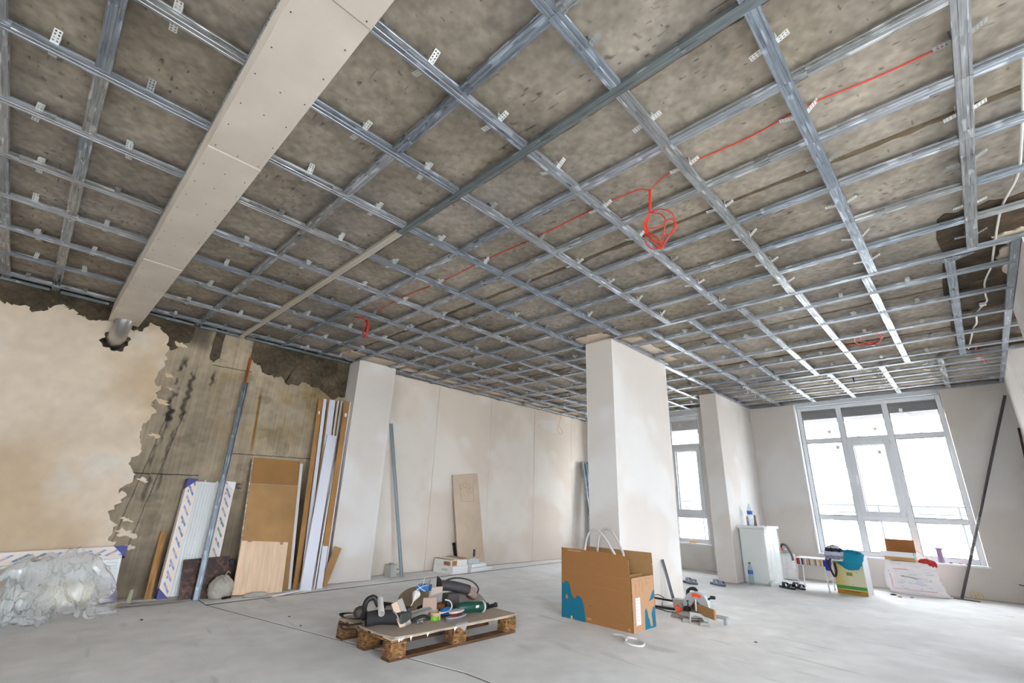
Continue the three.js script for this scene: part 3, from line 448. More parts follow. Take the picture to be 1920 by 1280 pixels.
{
  const [o, len] = leaning('radiator', 'white panel radiator in film and blue-striped edge wrap standing upright against the concrete', 'radiator', [-6.13, 0, -1.525], [-6.295, 1.178, -1.565], OUT); radiatorParts(o, 0.49, len);
  const [l] = leaning('radiator', 'white panel radiator lying on its long side behind the heap of clear plastic film', 'radiator', [-6.20, 0, -0.26], [-6.30, 0.50, -0.245], OUT);
  radiatorPartsInto(l, 0.5, 1.42);
}
function radiatorPartsInto(o, w, len) { // lying: length along x
  const before = o.children.length; radiatorParts(o, w, len);
  for (const m of o.children.slice(before)) { m.geometry = m.geometry.clone(); m.updateMatrix(); m.geometry.applyMatrix4(m.matrix); m.position.set(0, 0, 0); m.rotation.set(0, 0, 0); m.geometry.rotateZ(PI / 2); m.geometry.translate(len / 2, w / 2, 0); }
}
{
  leanBoard('marbled_panel', 'dark brown marbled panel leaning on the foot of the upright radiator', 'panel', [-6.03, 0, -1.665], [-6.135, 0.38, -1.65], 0.43, 0.014, M.marble, 'panel');
  { const [o, len] = leaning('fibreboard_panel', 'tall brown fibreboard panel with a crease near its top, behind the small beech board', 'panel', [-6.05, 0, -2.255], [-6.345, 1.47, -2.25], OUT); P('panel', box2(-0.285, 0.285, 0, 1.185, -0.008, 0, 0.002), M.fibre, o); P('flap', box2(-0.285, 0.285, 1.19, len, -0.009, -0.001, 0.002), std(0xe8dcc8, 0.85, { map: T.fibre }), o); P('edge_strip', box2(-0.30, -0.286, 0, len, -0.012, 0, 0.002), M.oldwood, o); }
  { const [o, len] = leaning('laminate_sheet', 'white-edged sheet standing directly behind the tall brown fibreboard', 'sheet', [-6.08, 0, -2.285], [-6.37, 1.445, -2.285], OUT); P('panel', box2(-0.30, 0.30, 0, len, -0.016, 0, 0.002), M.whiteMatt, o); }
  { const [o, len] = leaning('beech_board', 'pale beech-coloured board with two notches in its top edge', 'board', [-5.965, 0, -2.18], [-6.125, 0.525, -2.215], OUT); P('board', prism([[-0.26, 0], [0.26, 0], [0.26, len], [0.20, len], [0.20, len - 0.012], [0.165, len - 0.012], [0.165, len], [-0.15, len], [-0.15, len - 0.012], [-0.2, len - 0.012], [-0.2, len], [-0.26, len]], 0.016), M.beech, o, [0, 0, -0.016]); P('hinge_notch', box2(-0.2, -0.15, len - 0.013, len - 0.004, -0.014, -0.002), M.fibre, o); P('hinge_notch', box2(0.165, 0.20, len - 0.03, len - 0.004, -0.012, 0.0012), M.fibre, o); }
  // the sheaf of trims in the corner by the pilaster: bottom, top, width, thickness, material
  const W = M.trimWhite, B = M.mdf;
  const trims = [
    ['door_casing', 'leftmost brown fibreboard strip of the tall sheaf of trims', [-6.02, 0, -2.615], [-6.385, 2.335, -2.68], 0.062, 0.012, B],
    ['door_casing', 'narrow white strip just right of the leftmost brown strip in the sheaf', [-5.985, 0, -2.675], [-6.37, 2.345, -2.735], 0.045, 0.014, W],
    ['door_casing', 'thin brown strip between two white strips at the top of the sheaf', [-5.995, 0, -2.71], [-6.375, 2.30, -2.79], 0.016, 0.012, B],
    ['door_casing', 'flat white strip with a square top, tallest white piece of the sheaf', [-6.00, 0, -2.765], [-6.375, 2.352, -2.845], 0.085, 0.014, W],
    ['door_casing', 'slim pale strip right of the square white top, edge-on', [-6.03, 0, -2.825], [-6.36, 2.35, -2.925], 0.022, 0.03, std(0xd8ccc0, 0.7)],
    ['door_casing', 'second slim pale strip beside the rightmost brown strip', [-6.03, 0, -2.852], [-6.33, 2.35, -2.965], 0.022, 0.03, std(0xd2c4b8, 0.7)],
    ['door_casing', 'rightmost brown fibreboard strip with a white edge and paper label, against the pilaster', [-5.99, 0, -2.895], [-6.21, 2.335, -2.992], 0.075, 0.012, B],
    ['door_casing', 'thin white strip crossing low in front of the rightmost brown strip', [-5.93, 0, -2.80], [-6.2, 1.5, -2.945], 0.016, 0.012, M.whiteMatt],
  ];
  for (const [n, l, a, b, w, t, m] of trims) { const [o, len] = leanBoard(n, l, 'trim strip', a, b, w, t, m, 'strip'); if (/label/.test(l)) { P('white_edge', box2(w / 2, w / 2 + 0.012, 0, len, -t, 0.001, 0.002), W, o); P('paper_label', bx(0.03, 0.05, 0.001, 0, len - 0.2, 0.0012), M.whiteMatt, o); } if (/leftmost brown fib/.test(l)) P('paper_label', bx(0.02, 0.045, 0.001, 0, len - 0.2, 0.0012), M.whiteMatt, o); }
  { const [o, len] = leaning('door_casing', 'white moulded casing with stepped profile in the middle of the sheaf', 'trim strip', [-5.885, 0, -2.68], [-6.262, 1.838, -2.872], OUT); const s = shape([[-0.075, -0.012], [0.055, -0.02], [0.055, 0], [0.02, 0.0], [0.012, -0.006], [-0.012, -0.006], [-0.02, 0.001], [-0.045, 0.001], [-0.05, -0.006], [-0.075, -0.006]]); const g = new THREE.ExtrudeGeometry(s, { depth: len, bevelEnabled: false }); g.rotateX(-PI / 2); P('strip', uvw(g), W, o); P('torn_edge', box2(-0.082, -0.076, 0, len * 0.93, -0.012, -0.005, 0.001), std(0xa88a76, 0.9, { bumpMap: T.fine, bumpScale: 0.01 }), o); }
  leanBoard('white_board', 'short white board leaning at the foot of the sheaf of trims', 'board', [-5.925, 0, -2.86], [-6.04, 0.487, -2.91], 0.072, 0.015, W, 'board');
  leanBoard('brown_board', 'small brown board tilted against the pilaster at the foot of the sheaf', 'board', [-5.99, 0, -2.925], [-5.985, 0.455, -3.015], 0.10, 0.012, M.fibre, 'board')[0].rotateZ(-0.10);
  { const o = thing('trim_offcut', 'white trim offcut with brown underside lying on the floor before the sheaf', 'trim strip', [-5.79, 0, -2.41], -1.17); P('strip', box2(-0.2, 0.2, 0.008, 0.022, -0.03, 0.03, 0.002), W, o); P('core', box2(-0.2, 0.2, 0, 0.0075, -0.03, 0.03, 0.001), M.mdf, o); }
  // torn paper sheet on the floor before the radiator
  { const o = thing('paper_sheet', 'torn grey paper sheet on the floor in front of the upright radiator', 'paper', [-6.1, 0.002, -1.2]); const g = new THREE.PlaneGeometry(0.22, 0.62, 10, 22); const p = g.attributes.position; for (let i = 0; i < p.count; i++) { const x = p.getX(i), y = p.getY(i); p.setXYZ(i, x + 0.03 * sin(y * 9), y, 0.012 * v3(x * 2, y * 2, 0, 3) + (abs(x) > 0.09 ? 0.015 : 0)); } g.rotateX(-PI / 2); g.computeVertexNormals(); P('sheet', uvw(g), std(0xb9b3a8, 0.9, { bumpMap: T.fine, bumpScale: 0.004 }), o, [0.06, 0.001, -0.02], [0, 0.1, 0]); }
  const bagFilm = phys(0xc9c2b4, 0.35, { transmission: 0.35, thickness: 0, ior: 1.45 });
  { const o = thing('plastic_bag', 'crumpled grey plastic bag beside the beech board', 'plastic bag', [-6.0, 0, -1.80]); P('bag', blob(0.09, 0.12, 0.11, 0.30, 1.4, 5, 22, -0.7), bagFilm, o, [0.02, 0, 0]); P('knot', tube([[0, 0.17, 0], [-0.02, 0.21, -0.03], [-0.05, 0.24, -0.06], [-0.07, 0.22, -0.09]], 0.008, 20), bagFilm, o); }
  { const o = thing('plastic_scrap', 'scrap of clear crumpled film at the foot of the beech board', 'plastic film', [-5.86, 0, -2.12]); P('film', blob(0.05, 0.03, 0.12, 0.35, 2.2, 8, 16, -0.4), phys(0xe8e6e0, 0.25, { transmission: 0.6, thickness: 0 }), o); }
  { const o = thing('metal_offcut', 'short dark offcut of channel lying at the corner of the beech board', 'metal offcut', [-5.92, 0, -1.89], 0.4); P('channel', profileGeo([[-0.014, 0.025], [-0.014, 0], [0.014, 0], [0.014, 0.025]], 0.09), M.darkMetal, o); }
  { const o = thing('glove', 'small dark blue glove stuck behind the grey bag by the brown panel', 'glove', [-6.17, 0.28, -1.905], 0.3); P('glove', blob(0.03, 0.04, 0.04, 0.3, 1.6, 9, 14, -0.8), std(0x3b3a48, 0.9), o); }
  { const o = thing('wall_hook', 'rusty bracket fixed on the concrete beside the radiator top', 'bracket', [-6.40, 1.13, -1.89]); P('plate', bx(0.012, 0.07, 0.05, 0, 0, 0, 0.003), std(0x9a8474, 0.7), o); P('arm', bx(0.06, 0.014, 0.03, 0.03, 0.02, 0.005, 0.003), std(0x8a6a58, 0.7), o); P('arm', bx(0.06, 0.014, 0.03, 0.03, -0.025, 0.005, 0.003), std(0x8a6a58, 0.7), o); }
}
// heap of clear film and bubble wrap in front of the lying radiator
{
  const o = thing('plastic_film_heap', 'large crumpled heap of clear plastic film on the floor at the left', 'plastic film', [-5.93, 0, -0.42]);
  const heapMat = phys(0xffffff, 0.17, { transmission: 0.74, thickness: 0, ior: 1.6, clearcoat: 1, clearcoatRoughness: 0.1, bumpMap: T.crinkle, bumpScale: 0.03 }), heap2 = phys(0xfafdff, 0.17, { transmission: 0.72, thickness: 0, ior: 1.6, clearcoat: 1, clearcoatRoughness: 0.1, bumpMap: T.crinkle, bumpScale: 0.03 });
  // draped sheet of film: a height field over the floor, creased along long soft folds
  const drapeFilm = (x0, x1, z0, z1, hgt, seed, cx = 0.5) => {
    const nx = 90, nz = 120, g = new THREE.PlaneGeometry(1, 1, nx, nz), p = g.attributes.position;
    for (let i = 0; i < p.count; i++) {
      const s = p.getX(i) + 0.5, t = p.getY(i) + 0.5, edge = max(0, sin(PI * clamp(t * 0.98 + 0.01))) ** 0.35 , prof = smooth(1.02, 0.25, s) * smooth(-0.02, 0.08, s) ;
      const rg = (f, o) => 1 - abs(2 * v3(s * f, t * f * 0.8, o, seed + o) - 1), c1 = rg(0.55, 1), c2 = rg(1.1, 2), c3 = rg(2.3, 3);
      const h = hgt * prof * edge * (0.78 + 0.20 * c1) + 0.07 * (c2 * c2 - 0.4) * edge + 0.05 * (c3 * c3 * c3 - 0.25) * edge;
      p.setXYZ(i, x0 + (x1 - x0) * s + 0.05 * (c2 - 0.5) + 0.03 * sin(t * 17), max(0.004, h), z0 + (z1 - z0) * t + 0.04 * (c1 - 0.5));
    }
    g.computeVertexNormals(); const u = g.attributes.uv; for (let i = 0; i < u.count; i++) u.setXY(i, u.getX(i) * 0.6, u.getY(i) * 0.95); return g;
  };
  P('film_fold', drapeFilm(-0.23, 0.30, 0.46, -0.50, 0.50, 3), heapMat, o);
  P('film_fold', drapeFilm(-0.16, 0.40, 0.54, -0.08, 0.30, 8), heap2, o);
  P('inner_roll', uvw(rod([-0.08, 0.15, -0.32], [-0.08, 0.16, 0.36], 0.1, 18)), std(0xe6e2cf, 0.6), o);
  P('brown_scrap', blob(0.12, 0.08, 0.12, 0.3, 1.5, 19, 16, -0.6), std(0xa98f7c, 0.9), o, [0.02, 0.2, 0.38]);
  const s = thing('cardboard_scrap', 'pale scrap wedged upright between the lying radiator and the batten', 'scrap', [-6.12, 0, -1.06], 0.6); P('scrap', prism([[-0.03, 0], [0.03, 0], [0.012, 0.13], [-0.01, 0.12]], 0.006), std(0xb9bd9c, 0.8), s);
}
// sheet-steel duct sleeve that drops from the casing into the wall
{
  const o = thing('duct_sleeve', 'shiny round sheet-steel duct elbow entering the plaster wall below the boarded duct', 'duct');
  const pts = [[-6.13, 2.86, -0.36], [-6.16, 2.76, -0.36], [-6.21, 2.68, -0.357], [-6.30, 2.61, -0.353], [-6.42, 2.575, -0.353], [-6.56, 2.565, -0.353]];
  o.position.set(-6.3, 2.62, -0.355); const g = tube(pts, 0.078, 36, 22); g.translate(6.3, -2.62, 0.355); P('elbow', g, M.steel, o);
  const r = new THREE.TorusGeometry(0.079, 0.004, 8, 24); r.rotateX(PI / 2 - 0.9); P('bead', r, M.steel, o, [0.0, -0.008, 0.002], [0, 0, -0.9 + 0.9]);
}
// ---------------------------------------------------------------- along the plasterboard wall
{
  const [o, len] = leaning('metal_channel', 'slim galvanized channel leaning on the plasterboard just right of the pilaster', 'metal channel', [-6.13, 0, -4.14], [-6.388, 2.15, -3.83], OUT);
  const g = profileGeo([[-0.02, -0.03], [-0.02, 0], [0.02, 0], [0.02, -0.03]], len); g.rotateX(-PI / 2); P('channel', g, M.zincPlain, o);
  const t = thing('paint_tin', 'square tin with spilled paint and a dark knob, standing beside the slim leaning channel', 'tin', [-6.29, 0, -4.06], 0.25);
  P('can', bx(0.13, 0.155, 0.11, 0, 0.0775, 0, 0.008), std(0xb8bdb4, 0.45, { metalness: 0.3, bumpMap: T.fine, bumpScale: 0.004 }), t); P('rim', bx(0.14, 0.012, 0.12, 0, 0.158, 0, 0.004), M.zincPlain, t); P('lid', cyl(0.035, 0.035, 0.012, 18, 0, 0.163, 0), std(0x9c8a78, 0.7), t);
  const kn = cyl(0.028, 0.022, 0.018, 16); kn.rotateX(-PI / 2); kn.translate(0.02, 0.09, -0.056); P('knob', kn, M.black, t); P('spout', rod([0.02, 0.09, -0.07], [0.06, 0.088, -0.1], 0.005), M.darkMetal, t);
}
{
  const [o] = leanBoard('plasterboard_offcut', 'beige plasterboard offcut with a faint pencil sketch leaning on the wall', 'plasterboard', [-6.27, 0, -5.60], [-6.385, 1.495, -5.42], 0.575, 0.0125, std(0xe9e0d6, 0.95, { map: T.board }), 'board');
  // pencil marks: a boxy doodle of short strokes
  const sk = []; const st = (x0, y0, x1, y1) => { const d = hypot(x1 - x0, y1 - y0), g = bx(d, 0.005, 0.0006); g.rotateZ(Math.atan2(y1 - y0, x1 - x0)); g.translate((x0 + x1) / 2, (y0 + y1) / 2, 0.0006); sk.push(g); };
  st(-0.13, 1.06, 0.15, 1.05); st(0.15, 1.05, 0.16, 1.34); st(-0.13, 1.06, -0.14, 1.33); for (const [x, y] of [[-0.12, 1.34], [-0.03, 1.36], [0.06, 1.33], [0.12, 1.26]]) for (let k = 0; k < 7; k++) st(x + 0.035 * cos(k), y + 0.05 * sin(k) - 0.03, x + 0.035 * cos(k + 1), y + 0.05 * sin(k + 1) - 0.03); st(-0.02, 1.3, 0.02, 1.2); st(0.06, 1.28, 0.04, 1.16);
  P('pencil_sketch', merge(sk), std(0x93806c, 0.9), o).userData = { kind: 'stuff' };
  const [b] = leanBoard('spirit_level', 'black level end peeping out from behind the beige plasterboard offcut', 'spirit level', [-6.33, 0, -5.335], [-6.39, 0.40, -5.275], 0.045, 0.02, M.black, 'body'); P('end_cap', bx(0.05, 0.03, 0.026, 0, 0.39, -0.01, 0.004), M.rubber, b);
}
{
  const tileBox = (name, label, pos, turn, w, h, d, mat, top) => { const o = thing(name, label, 'box', pos, turn); P('carton', bx(w, h, d, 0, h / 2, 0, 0.004), mat, o); if (top) top(o, h); return o; };
  tileBox('flat_carton', 'white flat carton, lower one of the two stacked by the plasterboard offcut', [-6.17, 0, -5.06], 0.12, 0.42, 0.105, 0.34, M.whiteMatt, (o) => { P('print', bx(0.12, 0.03, 0.001, 0.04, 0.055, 0.171), std(0xc2c8c8, 0.7), o); });
  tileBox('flat_carton', 'opened carton with brown tape, upper one of the two stacked by the plasterboard offcut', [-6.18, 0.106, -5.06], 0.05, 0.40, 0.085, 0.33, M.whiteMatt, (o, h) => { P('brown_tape', bx(0.14, 0.055, 0.001, 0.1, h / 2 - 0.005, 0.1655), M.card, o); P('brown_tape', bx(0.001, 0.07, 0.1, 0.2006, h / 2, 0.1), M.card, o); P('flap', bx(0.40, 0.004, 0.10, 0, h + 0.008, -0.13, 0.001), M.cardPale, o, [0, 0, 0], [0.06, 0, 0]); P('flap', bx(0.40, 0.004, 0.06, 0, h + 0.004, 0.135, 0.001), M.card, o); P('paper_inside', bx(0.36, 0.003, 0.15, 0, h + 0.003, 0.02), M.white, o); });
  const s = thing('foam_block', 'low white slab on the floor, lower one under the wide putty knife', 'slab', [-6.10, 0, -5.53], 0.08); P('block', bx(0.26, 0.06, 0.50, 0, 0.03, 0, 0.006), M.white, s); const s2 = thing('foam_block', 'smaller white slab lying on top of the low white one', 'slab', [-6.125, 0.0605, -5.51], 0.08); P('block', bx(0.22, 0.05, 0.34, 0, 0.025, 0, 0.006), M.white, s2);
  const k = thing('putty_knife', 'wide steel putty knife with black handle standing on the white slab', 'putty knife', [-6.10, 0.11, -5.47]); const bl = prism([[-0.10, 0], [0.10, 0], [0.10, 0.055], [0.03, 0.075], [-0.03, 0.075], [-0.10, 0.055]], 0.002); bl.rotateY(PI / 2 - 0.2); P('blade', bl, std(0xbcc6cc, 0.35, { metalness: 0.7 }), k); P('neck', cyl(0.012, 0.01, 0.03, 12, 0, 0.07, 0), M.steel, k); P('handle', lathe([[0, 0.09], [0.012, 0.095], [0.017, 0.13], [0.013, 0.17], [0.018, 0.195], [0, 0.21]], 14), M.black, k);
}
{
  // bundle of galvanized studs standing in the far corner
  for (const [x, z, w, l] of [[0.055, 0.003, 0.1, 'pale galvanized stud in the far left corner, the one nearer the corner'], [-0.055, 0, 0.1, 'pale galvanized stud in the far left corner, the front one farther from the corner'], [0.0, -0.045, 0.1, 'pale galvanized stud in the far left corner, tucked behind the two front studs']]) {
    const [o, len] = leaning('metal_stud', l, 'metal stud', [-6.05 + z, 0, -8.90 - x], [-6.33 + z, 1.985, -8.885 - x], OUT); const g = profileGeo([[-w / 2, -0.04], [-w / 2, 0], [-w * 0.2, 0], [-w * 0.15, -0.003], [w * 0.15, -0.003], [w * 0.2, 0], [w / 2, 0], [w / 2, -0.04]], len); g.rotateX(-PI / 2); P('stud', g, std(0xdfe6e6, 0.55, { map: T.zinc, metalness: 0.45 }), o);
  }
}
// ---------------------------------------------------------------- pallet and the tools on it
{
  const o = thing('wooden_pallet', 'worn wooden pallet with chipboard blocks in the middle of the floor', 'pallet', [-3.48, 0, -2.68]);
  const hx = 0.385, hz = 0.62, r = rng(14);
  for (const z of [-hz + 0.06, 0, hz - 0.065]) for (const x of [-hx + 0.05, 0, hx - 0.05]) P('block', bx(0.10, 0.092, 0.13, x + (r() - 0.5) * 0.01, 0.066, z, 0.004), M.chip, o, [0, 0, 0]);
  for (const x of [-hx + 0.05, 0, hx - 0.05]) P('bottom_board', bx(0.10, 0.02, hz * 2, x, 0.01, 0, 0.003), std(0x8d6c50, 0.9, { map: T.oldwood }), o);
  for (const z of [-hz + 0.06, 0, hz - 0.065]) P('cross_board', bx(hx * 2 - 0.01, 0.012, 0.12, 0, 0.118, z, 0.003), M.chip, o);
  for (const x of [-0.325, -0.165, 0, 0.165, 0.325]) P('deck_board', bx(0.12, 0.014, hz * 2 - 0.01, x, 0.131, 0, 0.003), M.oldwood, o);
  for (let i = 0; i < 5; i++) { const s = prism([[0, 0], [0.02 + r() * 0.02, 0.002], [0.01, -0.02 - r() * 0.015]], 0.003); s.rotateY(PI / 2); P('torn_paper', s, M.whiteMatt, o, [hx + 0.004, 0.135, hz - 0.05 - i * 0.13 * r()]); }
  for (let i = 0; i < 7; i++) P('paint_splash', blob(0.012, 0.002, 0.014 + r() * 0.012, 0.3, 2, 40 + i, 8, -0.5), M.whiteMatt, o, [hx + 0.0005, 0.03 + r() * 0.06, hz - 0.08 + (r() - 0.5) * 0.09], [0, 0, -PI / 2]);
  const s = thing('cover_sheet', 'thin grey plywood sheet covering the pallet deck under the tools', 'plywood sheet', [-3.48, 0.1385, -2.68]);
  const pts = [[-hx - 0.005, -hz], [hx + 0.005, -hz - 0.004], [hx + 0.012, -0.3], [hx + 0.002, -0.28], [hx + 0.012, 0.1], [hx + 0.016, 0.4], [hx - 0.004, hz - 0.03], [0.25, hz + 0.008], [-0.2, hz], [-hx + 0.07, hz - 0.005], [-hx, hz - 0.06]];
  const g = prism(pts.map(([x, z]) => [x, -z]), 0.006, [], 0.001); g.rotateX(-PI / 2); P('sheet', g, std(0xd4cec8, 0.85, { map: T.board, bumpMap: T.fine, bumpScale: 0.003 }), s);
}
const TY = 0.1455;
{
  // rotary hammer, black, lying with its handle up
  const o = thing('rotary_hammer', 'black rotary hammer with upright handle at the near left of the tool heap', 'power tool', [-3.47, TY, -2.12], 0);
  P('body', tube([[0.02, 0.052, 0.06], [0.05, 0.06, -0.02], [0.09, 0.055, -0.12], [0.12, 0.05, -0.19]], 0.05, 24, 14), M.rubber, o); P('gearbox', bx(0.10, 0.09, 0.11, 0.125, 0.048, -0.19, 0.02), std(0x3a3d38, 0.5), o, [0, 0, 0]);
  P('handle', tube([[0.0, 0.05, 0.06], [-0.04, 0.10, 0.05], [-0.06, 0.16, 0.02], [-0.05, 0.175, -0.03], [-0.02, 0.12, -0.06]], 0.02, 24, 10), M.black, o); P('handle_cap', blob(0.04, 0.04, 0.05, 0.2, 1.2, 3, 14, -0.7), std(0x3d3430, 0.7), o, [-0.07, 0.055, 0.06]);
  P('dust_ring', new THREE.TorusGeometry(0.052, 0.005, 8, 20).rotateX(0.4), std(0x9c948c, 0.6), o, [0.11, 0.05, -0.13]); P('cord', tube([[0.02, 0.03, 0.09], [-0.08, 0.008, 0.14], [-0.15, 0.008, 0.17], [-0.1, 0.012, 0.2], [0.02, 0.008, 0.22], [0.08, 0.008, 0.16]], 0.007, 36), M.black, o);
}
{ const o = thing('webbing_strap', 'black webbing strap lying loose at the near corner of the pallet', 'strap', [-3.62, TY, -2.06]); const g = new THREE.BufferGeometry(), pos = [], pts = new THREE.CatmullRomCurve3([V(0.14, 0.05, -0.04), V(0.0, 0.02, 0.0), V(-0.12, 0.012, 0.02), V(-0.2, 0.02, 0.0), V(-0.14, 0.03, -0.06), V(0.05, 0.04, -0.08)]).getPoints(40); for (let i = 0; i < 40; i++) { const a = pts[i], b = pts[i + 1]; for (const h of [0, 0.003]) { const q = [[a.x, a.y + h, a.z - 0.018], [a.x, a.y + h + 0.01, a.z + 0.018], [b.x, b.y + h + 0.01, b.z + 0.018], [b.x, b.y + h, b.z - 0.018]]; pos.push(...q[0], ...q[1], ...q[2], ...q[0], ...q[2], ...q[3]); } } g.setAttribute('position', new THREE.Float32BufferAttribute(pos, 3)); g.computeVertexNormals(); P('strap', g, M.black, o); }
{ const [o] = leaning('plastic_pipe', 'short white plastic pipe lying across the black rotary hammer', 'pipe', [-3.335, 0.245, -2.115], [-3.49, 0.315, -2.185], [0, 0, -1]); P('pipe', lathe([[0.0185, 0], [0.0225, 0], [0.0225, 0.07], [0.021, 0.072], [0.021, 0.175], [0.0185, 0.175], [0.0185, 0]], 22), std(0xd6d2cc, 0.5), o); P('bore', cyl(0.0184, 0.0184, 0.002, 20, 0, 0.05, 0), std(0x7a5f54, 0.9), o); }
{ const o = thing('clamp_plate', 'pinkish stepped plate with a copper-brown edge beside the white pipe', 'plate', [-3.43, 0.24, -2.26], 0.4); P('plate', prism([[-0.05, -0.03], [0.06, -0.035], [0.06, 0.0], [0.045, 0.01], [0.045, 0.02], [0.01, 0.035], [-0.05, 0.03]], 0.014, [], 0.002), std(0xb59c92, 0.7), o, [0, 0, 0], [-PI / 2 + 0.5, 0, 0.3]); P('edge', bx(0.12, 0.014, 0.012, 0.0, -0.012, 0.035, 0.004), std(0xb4633c, 0.6), o, [0, 0, 0], [0, 0.2, 0]); P('knob', cyl(0.006, 0.006, 0.02, 10, 0.045, 0, 0.0), M.black, o); }
{ const o = thing('angle_grinder', 'small black angle grinder half hidden behind the pinkish plate', 'power tool', [-3.56, 0.21, -2.36], 0.9); P('body', tube([[-0.1, 0.03, 0], [0, 0.02, 0], [0.09, 0.0, 0]], 0.026, 16, 12), M.black, o); P('head', bx(0.05, 0.045, 0.05, 0.11, 0, 0, 0.01), M.darkMetal, o); P('side_handle', rod([0.11, 0, 0.02], [0.13, 0.02, 0.11], 0.012), M.black, o); }
{ const [o, len] = leaning('plastering_spatula', 'wide filling spatula with a pale back and a steel lip, propped on edge', 'spatula', [-3.285, TY, -2.285], [-3.375, 0.30, -2.245], [0.25, 0, -1]); P('back', box2(-0.028, 0.022, 0, len, -0.012, 0, 0.003), std(0xd6bca8, 0.65), o); P('blade', box2(0.024, 0.066, 0.004, len + 0.006, -0.007, -0.002, 0.001), std(0xb5b2ae, 0.4, { metalness: 0.5 }), o); P('foot_edge', box2(-0.03, 0.068, -0.0005, 0.008, -0.014, 0.002, 0.002), M.steel, o); }
{ const o = thing('straightedge', 'grey aluminium straightedge lying along the middle of the tool heap', 'straightedge', [-3.41, 0.185, -2.50], 0); P('bar', bx(0.07, 0.022, 0.34, 0, 0, 0, 0.003), std(0xaaa8a2, 0.5, { metalness: 0.35 }), o, [0, 0, 0], [0.1, 0.05, -0.65]); P('lip', bx(0.006, 0.045, 0.34, 0.036, -0.008, 0, 0.002), std(0xb9b4ac, 0.5, { metalness: 0.3 }), o, [0, 0, 0], [0.1, 0.05, -0.3]); P('groove', bx(0.02, 0.004, 0.33, -0.01, 0.012, 0, 0.001), std(0x8a8882, 0.5, { metalness: 0.4 }), o, [0, 0, 0], [0.1, 0.05, -0.65]); }
{ const o = thing('saw_blade', 'large dull circular saw blade leaning at the back of the heap', 'saw blade', [-3.60, 0.27, -2.575], 0); const pts = [], n = 48; for (let i = 0; i < n; i++) { const a = i / n * 2 * PI, b = (i + 0.75) / n * 2 * PI; pts.push([0.125 * cos(a), 0.125 * sin(a)], [0.132 * cos(b), 0.132 * sin(b)]); } const g = prism(pts, 0.003, [Array.from({ length: 12 }, (_, i) => [0.012 * cos(-i / 12 * 2 * PI), 0.012 * sin(-i / 12 * 2 * PI)])]); P('disc', g, std(0x9a8b74, 0.45, { metalness: 0.6, bumpMap: T.fine, bumpScale: 0.002 }), o, [0, 0, 0], [-1.12, 0.25, 0.45]); }
{ const o = thing('sealant_cone', 'small white rolled cone lying in front of the circular saw blade', 'bag', [-3.44, 0.275, -2.46], 0); const g = lathe([[0, 0], [0.006, 0.001], [0.03, 0.07], [0.034, 0.085], [0.026, 0.10], [0, 0.106]], 18); const m = P('cone', g, std(0xe4dad2, 0.7, { bumpMap: T.fine, bumpScale: 0.006 }), o); m.quaternion.copy(frameOf([0, 0, 0], [-0.06, 0.05, -0.075], [1, 0, 0]).q); P('twist', tube([[0, 0, 0], [0.008, -0.015, 0.012], [0.0, -0.03, 0.02]], 0.004, 10), std(0xe4dad2, 0.7), o); }
{ const o = thing('sponge_float', 'pinkish grey sponge float standing on edge in the middle of the heap', 'float', [-3.43, 0.185, -2.62], 0.75); P('pad', bx(0.115, 0.10, 0.026, 0, 0.05, 0, 0.005), std(0xb3998e, 0.95, { bumpMap: T.fine, bumpScale: 0.004 }), o, [0, 0, 0], [-0.25, 0, 0.05]); P('plate', bx(0.115, 0.10, 0.006, 0, 0.05, -0.017, 0.002), std(0xb6bcc8, 0.6), o, [0, 0, 0], [-0.25, 0, 0.05]); }
{ const o = thing('parts_tray', 'small blue wire-bound parts tray behind the saw blade', 'tray', [-3.62, 0.31, -2.69], 0.6); P('tray', merge([bx(0.11, 0.008, 0.08), bx(0.11, 0.045, 0.006, 0, 0.02, 0.04), bx(0.11, 0.045, 0.006, 0, 0.02, -0.04), bx(0.006, 0.045, 0.08, 0.052, 0.02, 0), bx(0.006, 0.045, 0.08, -0.052, 0.02, 0)]), std(0x2c6ea8, 0.5), o); for (let i = 0; i < 4; i++) P('clip', rod([-0.04 + i * 0.025, 0.03, 0.0], [-0.035 + i * 0.03, 0.075 + (i % 2) * 0.015, 0.01 * i - 0.02], 0.004), M.zincPlain, o); P('cable_tie', tube([[-0.055, 0.0, 0.045], [0, 0.035, 0.046], [0.055, 0.05, 0.045]], 0.003, 12), M.white, o); P('cable_tie', tube([[-0.05, 0.045, 0.046], [0, 0.012, 0.047], [0.05, -0.01, 0.045]], 0.003, 12), M.white, o); P('stand', bx(0.08, 0.15, 0.06, 0, -0.08, 0, 0.006), std(0x5e564f, 0.8), o); }
